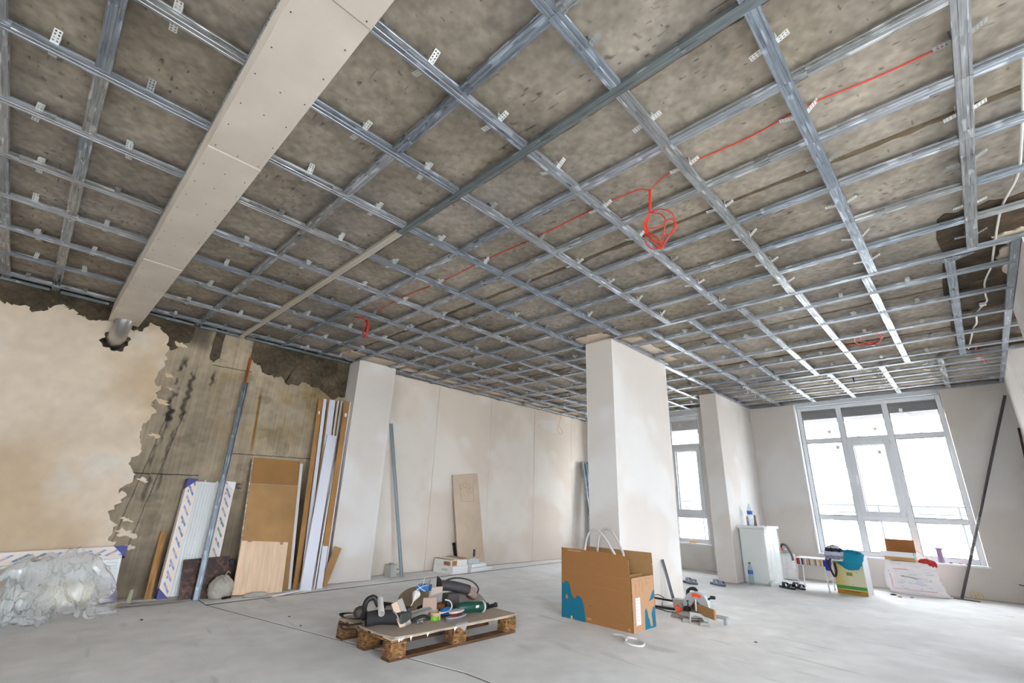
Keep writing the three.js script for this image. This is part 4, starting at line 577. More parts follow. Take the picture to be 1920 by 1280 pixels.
{ const o = thing('belt_sander', 'big dusty black power tool with grey nose, highest at the back of the heap', 'power tool', [-3.55, 0.29, -2.90], 0); const q = frameOf([0, 0.09, 0.10], [0.10, 0.0, -0.16], [0, 1, 0]); const g = tube([[0.0, 0.055, 0.10], [0.015, 0.05, 0.02], [0.05, 0.03, -0.08], [0.085, 0.005, -0.17]], 0.042, 24, 14); P('body', g, std(0x3b383a, 0.65, { bumpMap: T.fine, bumpScale: 0.003 }), o); P('fin', prism([[-0.03, -0.05], [0.03, -0.04], [0.02, 0.05], [-0.03, 0.07]], 0.012), M.black, o, [0.0, 0.055, 0.10]); P('nose', cyl(0.03, 0.04, 0.07, 14), std(0xa69084, 0.7), o, [0.10, -0.04, -0.22], [0.9, 0, -0.3]); P('terminal', blob(0.02, 0.02, 0.02, 0.5, 2.5, 6, 10), std(0xb98a3c, 0.5, { metalness: 0.5 }), o, [0.10, -0.01, -0.21]); P('cord', tube([[0.0, 0.08, 0.07], [0.0, 0.1, -0.04], [0.03, 0.095, -0.14], [0.08, 0.06, -0.23], [0.09, 0.0, -0.28], [0.06, -0.06, -0.25], [0.08, -0.08, -0.16]], 0.0065, 48), M.black, o); P('support', bx(0.09, 0.13, 0.13, 0.02, -0.075, -0.02, 0.01), std(0x4a4644, 0.8), o); P('shoe', prism([[-0.06, -0.03], [0.05, -0.02], [0.06, 0.02], [-0.03, 0.035]], 0.01), std(0xb9a79a, 0.7), o, [0.05, 0.03, 0.17], [0.3, 0.9, 0]); }
{ const o = thing('grinder_guard', 'flat grey grinder guard with its disc at the far end of the heap', 'guard', [-3.5, 0.205, -3.12], 0.5); P('guard', lathe([[0.03, 0], [0.13, 0.0], [0.133, 0.012], [0.128, 0.022], [0.03, 0.03], [0.03, 0]], 28), std(0x9d968e, 0.55, { metalness: 0.3 }), o, [0, 0, 0], [0.25, 0, -0.3]); P('disc', cyl(0.045, 0.045, 0.006, 20, 0, 0.03, 0), std(0x6a4f48, 0.8), o, [0, 0, 0], [0.25, 0, -0.3]); P('flange', cyl(0.018, 0.014, 0.02, 14, 0, 0.03, 0), M.darkMetal, o, [0, 0, 0], [0.25, 0, -0.3]); P('corner_tab', prism([[0, 0], [0.05, 0.01], [0.02, 0.05]], 0.006), M.black, o, [0.07, -0.05, -0.12], [0, 0.8, 0]); P('block', bx(0.14, 0.05, 0.14, 0, -0.033, 0, 0.008), std(0x77706a, 0.8), o); }
{ const o = thing('electric_drill', 'dark green electric drill with black side handle at the right front of the heap', 'power tool', [-3.30, TY, -2.95], 0); P('body', tube([[-0.02, 0.055, 0.12], [0.0, 0.06, 0.06], [0.02, 0.055, -0.06], [0.03, 0.052, -0.10]], 0.042, 24, 16), std(0x12473a, 0.4), o); P('end_cap', lathe([[0, 0], [0.03, 0.002], [0.042, 0.02], [0.042, 0.03], [0, 0.03]], 16), std(0x27332e, 0.5), o, [-0.022, 0.055, 0.145], [-PI / 2, 0, 0]); P('collar', new THREE.TorusGeometry(0.038, 0.01, 8, 20), std(0xc9c4c0, 0.5), o, [0.03, 0.052, -0.11]); P('badge', bx(0.002, 0.02, 0.035, 0.058, 0.065, -0.03, 0.001), M.whiteMatt, o); P('gear_head', cyl(0.034, 0.026, 0.05, 16), M.black, o, [0.032, 0.052, -0.12], [-PI / 2, 0, 0]); P('side_handle', lathe([[0, 0], [0.014, 0.0], [0.016, 0.03], [0.014, 0.09], [0.02, 0.1], [0.02, 0.11], [0, 0.112]], 14), M.black, o, [0.045, 0.045, -0.15], [-0.25, 0, -1.25]); P('grip', bx(0.035, 0.03, 0.09, -0.06, 0.02, 0.03, 0.01), std(0x12473a, 0.45), o, [0, 0, 0], [0, 0.5, 0]); }
{ const o = thing('tape_roll', 'roll of tan tape standing on a roll of lime green tape', 'tape', [-3.33, TY, -2.60]); const ring = (r0, r1, y0, y1) => lathe([[r1, y0], [r0, y0], [r0, y1], [r1, y1], [r1, y0]], 22); P('green_roll', ring(0.038, 0.024, 0, 0.03), std(0x79b42c, 0.5), o); P('tan_roll', ring(0.04, 0.026, 0.031, 0.055), std(0xc4a27e, 0.6), o, [0.002, 0, -0.003]); P('tape_tail', bx(0.014, 0.06, 0.001, 0.03, 0.03, -0.03), std(0xe4ddd2, 0.6), o); }
{ const o = thing('white_flex', 'thin white flex curling over the tan tape roll', 'flex', [-3.33, 0.16, -2.66]); P('flex', tube([[0, 0.03, 0.06], [0.01, 0.028, -0.02], [0, 0.035, -0.09], [-0.02, 0.06, -0.13], [-0.05, 0.09, -0.13], [-0.08, 0.10, -0.1]], 0.005, 40), M.whiteMatt, o); }
{ const o = thing('sanding_block', 'tan wooden sanding block behind the white flex', 'block', [-3.47, 0.205, -2.74], 0.7); P('block', bx(0.11, 0.04, 0.05, 0, 0, 0, 0.006), std(0xb08a5c, 0.8, { map: T.pine }), o); P('rest', bx(0.1, 0.04, 0.07, 0, -0.04, 0, 0.006), std(0x5d5142, 0.8), o); }
{ const o = thing('blue_cloth', 'folded blue cloth scrap under the sanding block', 'cloth', [-3.38, TY + 0.012, -2.77]); P('cloth', blob(0.05, 0.03, 0.07, 0.25, 1.6, 21, 16, -0.6), std(0x2b7cc0, 0.85), o); }
{ const o = thing('hand_sander', 'grey hand sander with a dark red pad at the front edge of the heap', 'sander', [-3.25, TY, -2.76], 0.25); const ell = (a, b) => Array.from({ length: 26 }, (_, i) => [a * cos(i / 26 * 2 * PI), b * sin(i / 26 * 2 * PI)]); const f = (a, b, d) => { const g = prism(ell(a, b), d, [], 0.003); g.rotateX(-PI / 2); return g; }; P('sole', f(0.06, 0.13, 0.016), std(0x6d6462, 0.7), o); P('plate', f(0.052, 0.12, 0.006), std(0xa9a2a0, 0.6), o, [0, 0.018, 0]); P('red_pad', f(0.034, 0.075, 0.03), std(0x5c1c18, 0.8), o, [-0.01, 0.022, -0.005]); P('rim', f(0.044, 0.09, 0.008), std(0xcfcac8, 0.5), o, [-0.01, 0.05, -0.01]); }
{ const o = thing('sandpaper', 'bent triangular piece of grey sandpaper hanging over the pallet edge', 'sandpaper', [-3.10, TY, -2.68]); const pos = [], A = [[-0.09, 0.004, 0.06], [-0.07, 0.006, -0.10], [0.0, 0.004, -0.08], [-0.01, 0.004, 0.04], [0.03, -0.045, -0.02]]; for (const t of [[0, 3, 1], [1, 3, 2], [3, 4, 2]]) for (const h of [0, -0.0015]) { const k = h ? [t[0], t[2], t[1]] : t; for (const i of k) pos.push(A[i][0], A[i][1] + h, A[i][2]); } const g = new THREE.BufferGeometry(); g.setAttribute('position', new THREE.Float32BufferAttribute(pos, 3)); g.computeVertexNormals(); P('paper', uvw(g), std(0xa7a2a4, 0.95), o); }
{ const o = thing('pipe_fitting', 'small shiny pipe fitting lying in front of the wide spatula', 'fitting', [-3.29, TY, -2.42]); P('body', rod([0, 0.014, 0.02], [0.01, 0.014, -0.03], 0.012), M.steel, o); P('branch', rod([0.004, 0.014, 0], [0.03, 0.03, -0.002], 0.009), M.steel, o); P('nut', cyl(0.015, 0.015, 0.01, 6, 0.03, 0.025, -0.002), M.steel, o); }
{ const o = thing('rubber_trowel', 'dark curved rubber grip below the straightedge', 'trowel', [-3.33, TY, -2.47]); P('grip', tube([[0, 0.012, 0.09], [0.005, 0.035, 0.04], [0.0, 0.04, -0.03], [-0.01, 0.012, -0.1]], 0.012, 24, 10), M.rubber, o); P('blade', bx(0.07, 0.003, 0.17, -0.03, 0.003, -0.02, 0.001), std(0x8c867c, 0.5, { metalness: 0.4 }), o); }
// ---------------------------------------------------------------- big carton with cord handles
{
  const o = thing('carton', 'large open brown carton with torn teal print and two grey cord handles', 'cardboard box', [-2.825, 0, -4.305]);
  const W = 0.80, D = 0.40, H = 0.63, t = 0.005;
  const front = canvasTex(1024, 806, (c, w, h) => {
    c.fillStyle = '#9a6b3c'; c.fillRect(0, 0, w, h); const r = rng(6); for (let i = 0; i < 900; i++) { c.globalAlpha = 0.05; c.fillStyle = r() > 0.5 ? '#d9a468' : '#8a5523'; const x = r() * w, y = r() * h; c.fillRect(x, y, 20 + r() * 140, 1 + r() * 3); } c.globalAlpha = 0.25; for (const y of [h * 0.5, h * 0.33]) { c.fillStyle = '#c98f54'; c.fillRect(0, y, w, 4); } c.globalAlpha = 1;
    c.fillStyle = '#0a6a86'; c.beginPath(); const q = [[0, 0.515], [0.045, 0.52], [0.05, 0.49], [0.10, 0.485], [0.125, 0.53], [0.145, 0.62], [0.165, 0.68], [0.20, 0.715], [0.24, 0.66], [0.30, 0.685], [0.335, 0.78], [0.36, 0.97], [0.365, 1], [0.30, 1], [0.18, 0.985], [0, 1]]; q.forEach(([x, y], i) => i ? c.lineTo(x * w, y * h) : c.moveTo(x * w, y * h)); c.closePath(); c.fill();
    c.fillStyle = '#9a6b3c'; c.beginPath(); c.moveTo(0.055 * w, 0.71 * h); c.lineTo(0.08 * w, 0.66 * h); c.lineTo(0.10 * w, 0.71 * h); c.lineTo(0.085 * w, 0.74 * h); c.closePath(); c.fill();
    c.fillStyle = '#d7b27c'; c.fillRect(0.14 * w, 0.955 * h, 30, 34); c.fillStyle = '#54402c'; c.beginPath(); c.arc(0.43 * w, 0.77 * h, 7, 0, 7); c.fill(); c.beginPath(); c.arc(0.05 * w, 0.39 * h, 5, 0, 7); c.fill();
    c.globalAlpha = 0.5; c.fillStyle = '#e0b684'; c.fillRect(0.1 * w, 0.02 * h, 0.2 * w, 16); c.fillRect(0.38 * w, 0.93 * h, 60, 22); c.fillRect(0.93 * w, 0.95 * h, 26, 26); c.globalAlpha = 1;
  });
  const side = canvasTex(512, 448, (c, w, h) => {
    c.fillStyle = '#b98f6c'; c.fillRect(0, 0, w, h); c.fillStyle = '#a47a58'; c.globalAlpha = 0.9; for (const [x, y, a, b] of [[0.28, 0.05, 0.2, 0.03], [0.55, 0.035, 0.3, 0.03], [0.14, 0.12, 0.05, 0.3], [0.3, 0.1, 0.05, 0.1], [0.3, 0.24, 0.03, 0.16], [0.45, 0.1, 0.05, 0.2], [0.62, 0.1, 0.08, 0.07]]) for (let k = 0; k < 6; k++) c.fillRect((x + a * k / 6) * w, y * h, a * w / 9, b * h); c.globalAlpha = 1;
    c.fillStyle = '#e9edf1'; c.fillRect(0.13 * w, 0.38 * h, 0.2 * w, 0.5 * h); c.fillStyle = '#b9c2cc'; for (let k = 0; k < 7; k++) c.fillRect(0.15 * w, (0.42 + k * 0.06) * h, 0.13 * w, 6); 
    c.fillStyle = '#0a6a86'; c.beginPath(); c.moveTo(0.72 * w, 0.5 * h); c.lineTo(0.95 * w, 0.29 * h); c.lineTo(w, 0.3 * h); c.lineTo(w, 0.45 * h); c.lineTo(0.75 * w, 0.49 * h); c.closePath(); c.fill();
    c.beginPath(); for (const [x, y] of [[0.5, 0.98], [0.52, 0.66], [0.58, 0.6], [0.64, 0.68], [0.68, 0.8], [0.76, 0.86], [0.8, 0.88], [0.82, 0.72], [0.9, 0.62], [1, 0.6], [1, 1], [0.5, 1]]) c.lineTo(x * w, y * h); c.closePath(); c.fill(); c.fillStyle = '#b98f6c'; c.beginPath(); c.moveTo(0.7 * w, 0.8 * h); c.lineTo(0.8 * w, 0.62 * h); c.lineTo(0.86 * w, 0.97 * h); c.lineTo(0.76 * w, 0.96 * h); c.closePath(); c.fill();
  });
  const face = (g, w, h) => { const p = g.attributes.position, uv = g.attributes.uv; for (let i = 0; i < p.count; i++) uv.setXY(i, p.getX(i) / w + 0.5, p.getY(i) / h); return g; };
  P('long_panel', face(prism([[-W / 2, 0], [W / 2 - 0.01, 0], [W / 2 - 0.012, 0.40], [W / 2 - 0.03, 0.57], [W / 2 - 0.06, 0.612], [0.1, H - 0.004], [-W / 2, H]], t), W, H), std(0xffffff, 0.85, { map: front }), o, [0, 0, D / 2]);
  P('long_panel', prism([[-W / 2, 0], [W / 2, 0], [W / 2, 0.52], [W / 2 - 0.006, 0.53], [W / 2, 0.54], [W / 2 - 0.004, H], [-W / 2, H - 0.002]], t), M.fibre, o, [0, 0, -D / 2]);
  P('short_panel', face(box2(-D / 2, D / 2, 0, 0.435, -t / 2, t / 2, 0.001), D, 0.435), std(0xffffff, 0.85, { map: side }), o, [W / 2 - 0.004, 0, 0.002], [0, PI / 2, 0]);
  P('short_panel', box2(-D / 2, D / 2, 0, 0.435, -t / 2, t / 2, 0.001), M.fibre, o, [-W / 2 + 0.004, 0, 0.002], [0, PI / 2, 0]);
  P('floor_panel', box2(-W / 2 + 0.01, W / 2 - 0.01, 0.002, 0.01, -D / 2 + 0.006, D / 2 - 0.004), M.fibre, o);
  P('inner_flap', box2(-0.003, 0.003, 0.18, 0.44, -D / 2 + 0.01, D / 2 - 0.01), M.fibre, o, [W / 2 - 0.11, 0, 0]);
  P('torn_slit', box2(-0.002, 0.002, 0.43, 0.58, -0.004, 0.0005), M.cardPale, o, [W / 2 - 0.028, 0, D / 2 + 0.004]);
  P('handle', tube([[-0.12, 0.55, 0], [-0.118, 0.63, 0], [-0.09, 0.74, 0.0], [-0.045, 0.805, 0.0], [0.03, 0.82, 0], [0.11, 0.76, 0.0], [0.19, 0.66, 0.0], [0.225, 0.61, 0], [0.23, 0.54, 0]], 0.0115, 60, 10), M.cableGrey, o, [0, 0.0, D / 2 - 0.012]);
  P('handle', tube([[-0.11, 0.55, 0], [-0.108, 0.64, 0], [-0.085, 0.75, 0.0], [-0.03, 0.82, 0.0], [0.04, 0.825, 0], [0.11, 0.76, 0.0], [0.165, 0.66, 0.0], [0.19, 0.61, 0], [0.195, 0.54, 0]], 0.0115, 60, 10), M.cableGrey, o, [0.0, 0.0, -0.02]);
}
{ const o = thing('packing_strap', 'white twisted packing strap lying in a loop on the floor before the carton', 'strap', [-2.3, 0.004, -3.84]); const loop = [[-0.21, 0.0, -0.07], [-0.12, 0.012, -0.06], [-0.06, 0.006, -0.02], [0.0, 0.012, 0.09], [0.06, 0.006, 0.11], [0.13, 0.004, 0.08], [0.12, 0.006, 0.01], [0.03, 0.01, -0.06], [-0.06, 0.012, -0.05]]; const g = tube(loop, 0.011, 70, 8); g.scale(1, 0.75, 1); P('strap', g, M.whiteMatt, o, [0, 0.006, 0]); P('tail', tube([[-0.06, 0.01, -0.03], [-0.13, 0.014, -0.07], [-0.2, 0.004, -0.075]], 0.006, 16), M.whiteMatt, o, [0, 0.004, 0]); }
// ---------------------------------------------------------------- sliding mitre saw
{
  const o = thing('mitre_saw', 'grey sliding mitre saw with orange rail end and round blade guard standing on the floor', 'mitre saw', [-2.32, 0, -5.10], 0);
  const al = std(0xb9b8b4, 0.4, { metalness: 0.6, bumpMap: T.fine, bumpScale: 0.002 }), alD = std(0x9a968c, 0.5, { metalness: 0.45 });
  P('turntable', lathe([[0, 0.03], [0.13, 0.03], [0.135, 0.045], [0.13, 0.06], [0.09, 0.064], [0.09, 0.075], [0, 0.076]], 36), al, o, [-0.02, 0, 0]);
  P('base', lathe([[0, 0.008], [0.12, 0.008], [0.14, 0.02], [0.13, 0.032], [0, 0.032]], 32), alD, o, [-0.02, 0, 0]);
  for (const [x, z, a] of [[-0.16, 0.04, 0.4], [0.0, 0.16, 1.5], [0.17, 0.17, 2.0], [-0.05, -0.14, 0]]) { P('foot', prism([[-0.05, 0], [0.05, 0], [0.035, 0.03], [-0.035, 0.03]], 0.05, [], 0.004), alD, o, [x - 0.02, 0.001, z - 0.025], [0, a * 0.3, 0]); }
  P('front_bracket', prism([[-0.09, 0], [-0.075, 0], [-0.07, 0.05], [-0.03, 0.07], [0.03, 0.06], [0.05, 0.02], [0.065, 0], [0.08, 0], [0.075, 0.06], [0.02, 0.095], [-0.08, 0.10]], 0.03, [], 0.003), al, o, [0.11, 0.001, 0.14], [0, 0.3, 0]);
  P('clamp_post', rod([0.07, 0.06, 0.10], [0.065, 0.20, 0.09], 0.009), M.steel, o); P('clamp_knob', cyl(0.02, 0.02, 0.02, 16, 0.07, 0.075, 0.10), M.black, o);
  const arm = new THREE.Group(); // head parts stay direct children
  P('rail', rod([-0.47, 0.125, -0.05], [-0.16, 0.125, -0.05], 0.0105, 12), M.darkMetal, o); P('rail', rod([-0.47, 0.045, -0.05], [-0.16, 0.05, -0.05], 0.0105, 12), M.darkMetal, o);
  P('rail_end', bx(0.035, 0.125, 0.06, -0.475, 0.082, -0.05, 0.012), M.orange, o);
  P('carriage', prism([[-0.21, 0.15], [-0.07, 0.155], [-0.03, 0.12], [-0.035, 0.06], [-0.02, 0.03], [0.02, -0.04], [-0.04, -0.06], [-0.1, 0.0], [-0.18, 0.03], [-0.2, 0.09]], 0.09, [], 0.008), std(0x9d9a92, 0.5, { metalness: 0.3 }), o, [0.0, 0.01, -0.06]); P('bevel_knob', cyl(0.035, 0.03, 0.03, 18), M.darkMetal, o, [-0.05, 0.09, 0.04], [PI / 2, 0, 0]); P('arm_bolt', cyl(0.018, 0.018, 0.02, 14), M.steel, o, [-0.11, 0.115, 0.04], [PI / 2, 0, 0]);
  P('pivot_arm', prism([[-0.1, 0.05], [-0.02, 0.06], [0.03, -0.02], [0.03, -0.09], [-0.02, -0.09], [-0.04, -0.03]], 0.05, [], 0.005), al, o, [-0.02, 0.1, -0.07]);
  P('motor', lathe([[0, 0], [0.05, 0.0], [0.055, 0.01], [0.05, 0.10], [0.035, 0.12], [0, 0.12]], 20), al, o, [-0.0, 0.145, -0.03], [-PI / 2, 0, 0]);
  P('lock_lever', prism([[-0.03, 0.055], [0.02, 0.045], [0.04, 0.02], [0.02, -0.005], [0.005, -0.04], [-0.012, -0.045], [-0.005, 0.0]], 0.02, [], 0.003), M.orange, o, [-0.15, 0.055, 0.03]);
  const gp = []; for (let i = 0; i <= 26; i++) { const a = PI * 1.02 - i / 26 * PI * 1.06; gp.push([0.135 * cos(a), 0.135 * sin(a)]); } gp.push([0.10, -0.015]); for (let i = 0; i <= 8; i++) { const a = -0.1 + i / 8 * PI * 0.95; gp.push([0.045 * cos(a), -0.0 + 0.045 * sin(a)]); } gp.push([-0.10, -0.02]);
  P('blade_guard', prism(gp, 0.045, [], 0.006), std(0xb4babf, 0.4, { metalness: 0.4 }), o, [0.05, 0.125, 0.0]);
  P('orange_label', prism(Array.from({ length: 14 }, (_, i) => i < 7 ? [0.122 * cos(1.9 - i * 0.14), 0.122 * sin(1.9 - i * 0.14)] : [0.09 * cos(1.06 + (i - 7) * 0.14), 0.09 * sin(1.06 + (i - 7) * 0.14)]).reverse(), 0.002), M.orange, o, [0.05, 0.125, 0.052]);
  P('guard_print', merge([bx(0.02, 0.012, 0.002, -0.035, 0.165, 0.053), bx(0.012, 0.03, 0.002, -0.033, 0.135, 0.053)]), M.darkMetal, o);
  P('blade', cyl(0.115, 0.115, 0.003, 40), M.steel, o, [0.05, 0.12, 0.018], [PI / 2, 0, 0]); P('arbor', cyl(0.042, 0.036, 0.03, 20), M.darkMetal, o, [0.045, 0.122, 0.03], [PI / 2, 0, 0]);
  P('lower_guard', prism([[0.03, -0.09], [0.12, -0.045], [0.125, -0.01], [0.09, -0.01], [0.03, -0.05]], 0.05, [], 0.004), M.black, o, [0.05, 0.125, -0.002]);
  P('main_handle', tube([[-0.06, 0.22, -0.02], [-0.04, 0.265, -0.02], [0.01, 0.272, -0.02], [0.04, 0.262, -0.02]], 0.014, 20, 10), M.black, o); P('trigger_grip', bx(0.05, 0.03, 0.03, 0.205, 0.225, 0.0, 0.008), M.black, o, [0, 0, 0], [0, 0, -0.0]); P('grip_stem', rod([0.14, 0.19, 0.01], [0.19, 0.222, 0.0], 0.01), M.black, o);
  P('cord', tube([[-0.08, 0.19, -0.02], [-0.07, 0.25, -0.03], [-0.03, 0.282, -0.03], [0.02, 0.285, -0.03], [0.05, 0.262, -0.02]], 0.005, 30), M.black, o); P('cord', tube([[-0.46, 0.15, -0.05], [-0.4, 0.163, -0.04], [-0.34, 0.14, -0.05]], 0.004, 14), M.black, o); P('cord', tube([[-0.45, 0.03, -0.05], [-0.3, 0.022, -0.02], [-0.2, 0.03, 0.0], [-0.12, 0.02, 0.03], [-0.1, 0.06, 0.0]], 0.005, 30), M.black, o);
  P('extension_wing', bx(0.16, 0.02, 0.07, 0.245, 0.062, -0.01, 0.005), std(0x8e9498, 0.5), o); P('wing_leg', bx(0.02, 0.055, 0.04, 0.30, 0.0285, -0.01, 0.004), std(0x8e9498, 0.5), o); P('wing_stripe', bx(0.10, 0.002, 0.02, 0.23, 0.0735, -0.02, 0.0005), std(0xb9584e, 0.6), o);
  const w = thing('wood_offcut', 'brown board offcut clamped upright on the mitre saw table', 'board', [-2.165, 0.077, -4.975], -0.62); P('board', prism([[-0.20, 0], [0.20, 0], [0.20, 0.085], [-0.20, 0.085]], 0.016, [], 0.002), M.fibre, w);
}
{ const [o, len] = leaning('metal_channel', 'short grey metal channel leaning on the free-standing column behind the mitre saw', 'metal channel', [-2.665, 0, -5.40], [-2.776, 0.49, -5.37], OUT); const g = profileGeo([[-0.014, -0.02], [-0.014, 0], [0.014, 0], [0.014, -0.02]], len); g.rotateX(-PI / 2); P('channel', g, std(0x7f868c, 0.5, { metalness: 0.6 }), o); }
{ const o = thing('metal_offcut', 'short grey metal offcut on the floor behind the saw rails, the front one', 'metal offcut', [-2.74, 0, -5.34], 0.1); P('offcut', bx(0.18, 0.03, 0.04, 0, 0.015, 0, 0.003), M.zincPlain, o); const q = thing('metal_offcut', 'short grey metal offcut by the foot of the column behind the saw, the rear one', 'metal offcut', [-2.60, 0, -5.47], 0.2); P('offcut', bx(0.22, 0.025, 0.035, 0, 0.0125, 0, 0.003), M.zincPlain, q); }
// ---------------------------------------------------------------- slippers
function slipper(name, label, pos, turn, sole, strap, group) {
  const o = thing(name, label, 'slipper', pos, turn, group), L = 0.27; // toe towards +x
  const out = []; for (let i = 0; i <= 28; i++) { const a = i / 28 * 2 * PI, c = cos(a), s = sin(a); out.push([L / 2 * c, s * (0.038 + 0.012 * c + 0.004 * cos(2 * a))]); }
  const f = (k, d, y) => { const g = prism(out.slice(0, -1).map(([x, z]) => [x * k, z * k]), d, [], 0.004); g.rotateX(-PI / 2); g.translate(0, y, 0); return g; };
  P('sole', f(1, 0.016, 0.004), sole, o); P('footbed', f(0.95, 0.006, 0.021), std(0x9aa4b4, 0.85), o);
  const band = (x0, w, h, m, lean) => { const pos = [], n = 16, pt = (i, s, e) => { const a = PI * i / n, r = 0.047 + e; return [x0 + s * w / 2 + lean * sin(a) * 0.03, 0.02 + sin(a) * (h + e), cos(a) * r]; }; for (let i = 0; i < n; i++) for (const e of [0, 0.006]) { const a = pt(i, -1, e), b = pt(i + 1, -1, e), c = pt(i + 1, 1, e), d = pt(i, 1, e); if (e) pos.push(...a, ...d, ...c, ...a, ...c, ...b); else pos.push(...a, ...b, ...c, ...a, ...c, ...d); } for (let i = 0; i < n; i++) for (const s of [-1, 1]) { const a = pt(i, s, 0), b = pt(i, s, 0.006), c = pt(i + 1, s, 0.006), d = pt(i + 1, s, 0); pos.push(...a, ...b, ...c, ...a, ...c, ...d); } const g = new THREE.BufferGeometry(); g.setAttribute('position', new THREE.Float32BufferAttribute(pos, 3)); g.computeVertexNormals(); return P('strap', g, m, o); };
  band(0.0, 0.055, 0.055, strap[0], -1); band(0.06, 0.04, 0.045, strap[1], 0.6);
  return o;
}
const solA = std(0x5d667a, 0.8), solB = std(0x3b444c, 0.8), st1 = std(0xaab0c0, 0.7), st2 = std(0x8e96aa, 0.7), st3 = std(0x252c38, 0.7), st4 = std(0x3a2c38, 0.7);
slipper('slipper', 'grey-blue slipper alone on the floor below the narrow window', [-3.385, 0, -7.39], -0.25, solA, [st1, st2]);
slipper('slipper', 'grey-blue slipper at the foot of the pier, right of its mate', [-3.06, 0, -7.60], -0.3, solA, [st1, st2]);
slipper('slipper', 'dark slipper with black strap, left one of the pair by the stool', [-2.31, 0, -8.25], -0.45, solB, [st3, st3]);
slipper('slipper', 'dark slipper with purplish strap, right one of the pair by the stool', [-2.20, 0, -8.36], -0.55, solB, [st4, solB]);
// ---------------------------------------------------------------- appliance under film, bottles, buckets
{
  const o = thing('wrapped_cabinet', 'waist-high white cabinet wrapped in clear film beside the pier', 'cabinet', [-2.70, 0, -8.56]);
  const m = std(0xf4f6f4, 0.5); P('carcass', bx(0.36, 0.77, 0.66, 0, 0.405, 0, 0.008), m, o); P('top', bx(0.41, 0.035, 0.72, 0.0, 0.81, 0, 0.006), M.white, o); P('plinth', bx(0.34, 0.03, 0.62, 0, 0.015, 0), M.pvcShade, o);
  const skin = (w, h, seed) => { const g = new THREE.PlaneGeometry(w, h, 30, 50), p = g.attributes.position; for (let i = 0; i < p.count; i++) { const x = p.getX(i), y = p.getY(i), k = 0.5 - y / h; p.setZ(i, 0.004 + 0.03 * k * (1 - abs(2 * v3(x * 2.5 + 3, y * 0.5, seed, seed) - 1))); } g.computeVertexNormals(); return g; };
  const fm = phys(0xfafcfb, 0.2, { transmission: 0.8, thickness: 0, ior: 1.45 }); P('film', skin(0.38, 0.79, 1), fm, o, [0, 0.40, 0.335]); P('film', skin(0.68, 0.79, 2), fm, o, [0.185, 0.40, 0], [0, PI / 2, 0]); P('film', blob(0.06, 0.05, 0.12, 0.4, 2, 4, 16, -0.5), fm, o, [0.2, 0, 0.26]); P('film', blob(0.03, 0.06, 0.08, 0.3, 2, 7, 14, -0.9), fm, o, [0.21, 0.72, 0.28]);
}
const pet = phys(0xeaf2f8, 0.08, { transmission: 0.92, thickness: 0, ior: 1.4 }), capNavy = std(0x1d2a50, 0.5), lblBlue = std(0x3f67b8, 0.5);
function bottle(name, label, pos, h, bodyMat, lab, capped = true) { const o = thing(name, label, 'bottle', pos), s = h / 0.31; P('body', lathe([[0, 0], [0.034, 0.002], [0.038, 0.02], [0.036, 0.09], [0.033, 0.11], [0.036, 0.14], [0.036, 0.20], [0.03, 0.24], [0.014, 0.275], [0.013, 0.29], [0, 0.291]].map(([r, y]) => [r * s, y * s]), 22), bodyMat, o); P('label', lathe([[0.0368, 0.145], [0.0372, 0.146], [0.0372, 0.195], [0.0368, 0.196]].map(([r, y]) => [r * s, y * s]), 22), lab, o); if (capped) P('cap', cyl(0.0155 * s, 0.015 * s, 0.022 * s, 16, 0, 0.286 * s, 0), capNavy, o); return o; }
bottle('water_bottle', 'clear water bottle with blue label standing on the floor before the wrapped cabinet', [-2.765, 0, -8.16], 0.31, pet, lblBlue);
bottle('water_bottle', 'tall clear bottle with blue label on top of the wrapped cabinet', [-2.80, 0.8285, -8.58], 0.36, pet, lblBlue, false);
bottle('soda_bottle', 'short greyish bottle in front of the tall clear one on the wrapped cabinet', [-2.795, 0.8285, -8.42], 0.16, phys(0xb4aeb0, 0.15, { transmission: 0.6, thickness: 0 }), std(0x8d878a, 0.6), false);
{ const o = thing('pepper_mill', 'brown turned wooden mill beside the bottles on the wrapped cabinet', 'mill', [-2.70, 0.8285, -8.48]); P('body', lathe([[0, 0], [0.024, 0], [0.024, 0.04], [0.017, 0.06], [0.022, 0.09], [0.016, 0.11]], 16), std(0x8d7a66, 0.7), o); P('knob', lathe([[0.0, 0.11], [0.017, 0.112], [0.019, 0.14], [0.012, 0.165], [0, 0.166]], 16), std(0x8d7a66, 0.7), o); }
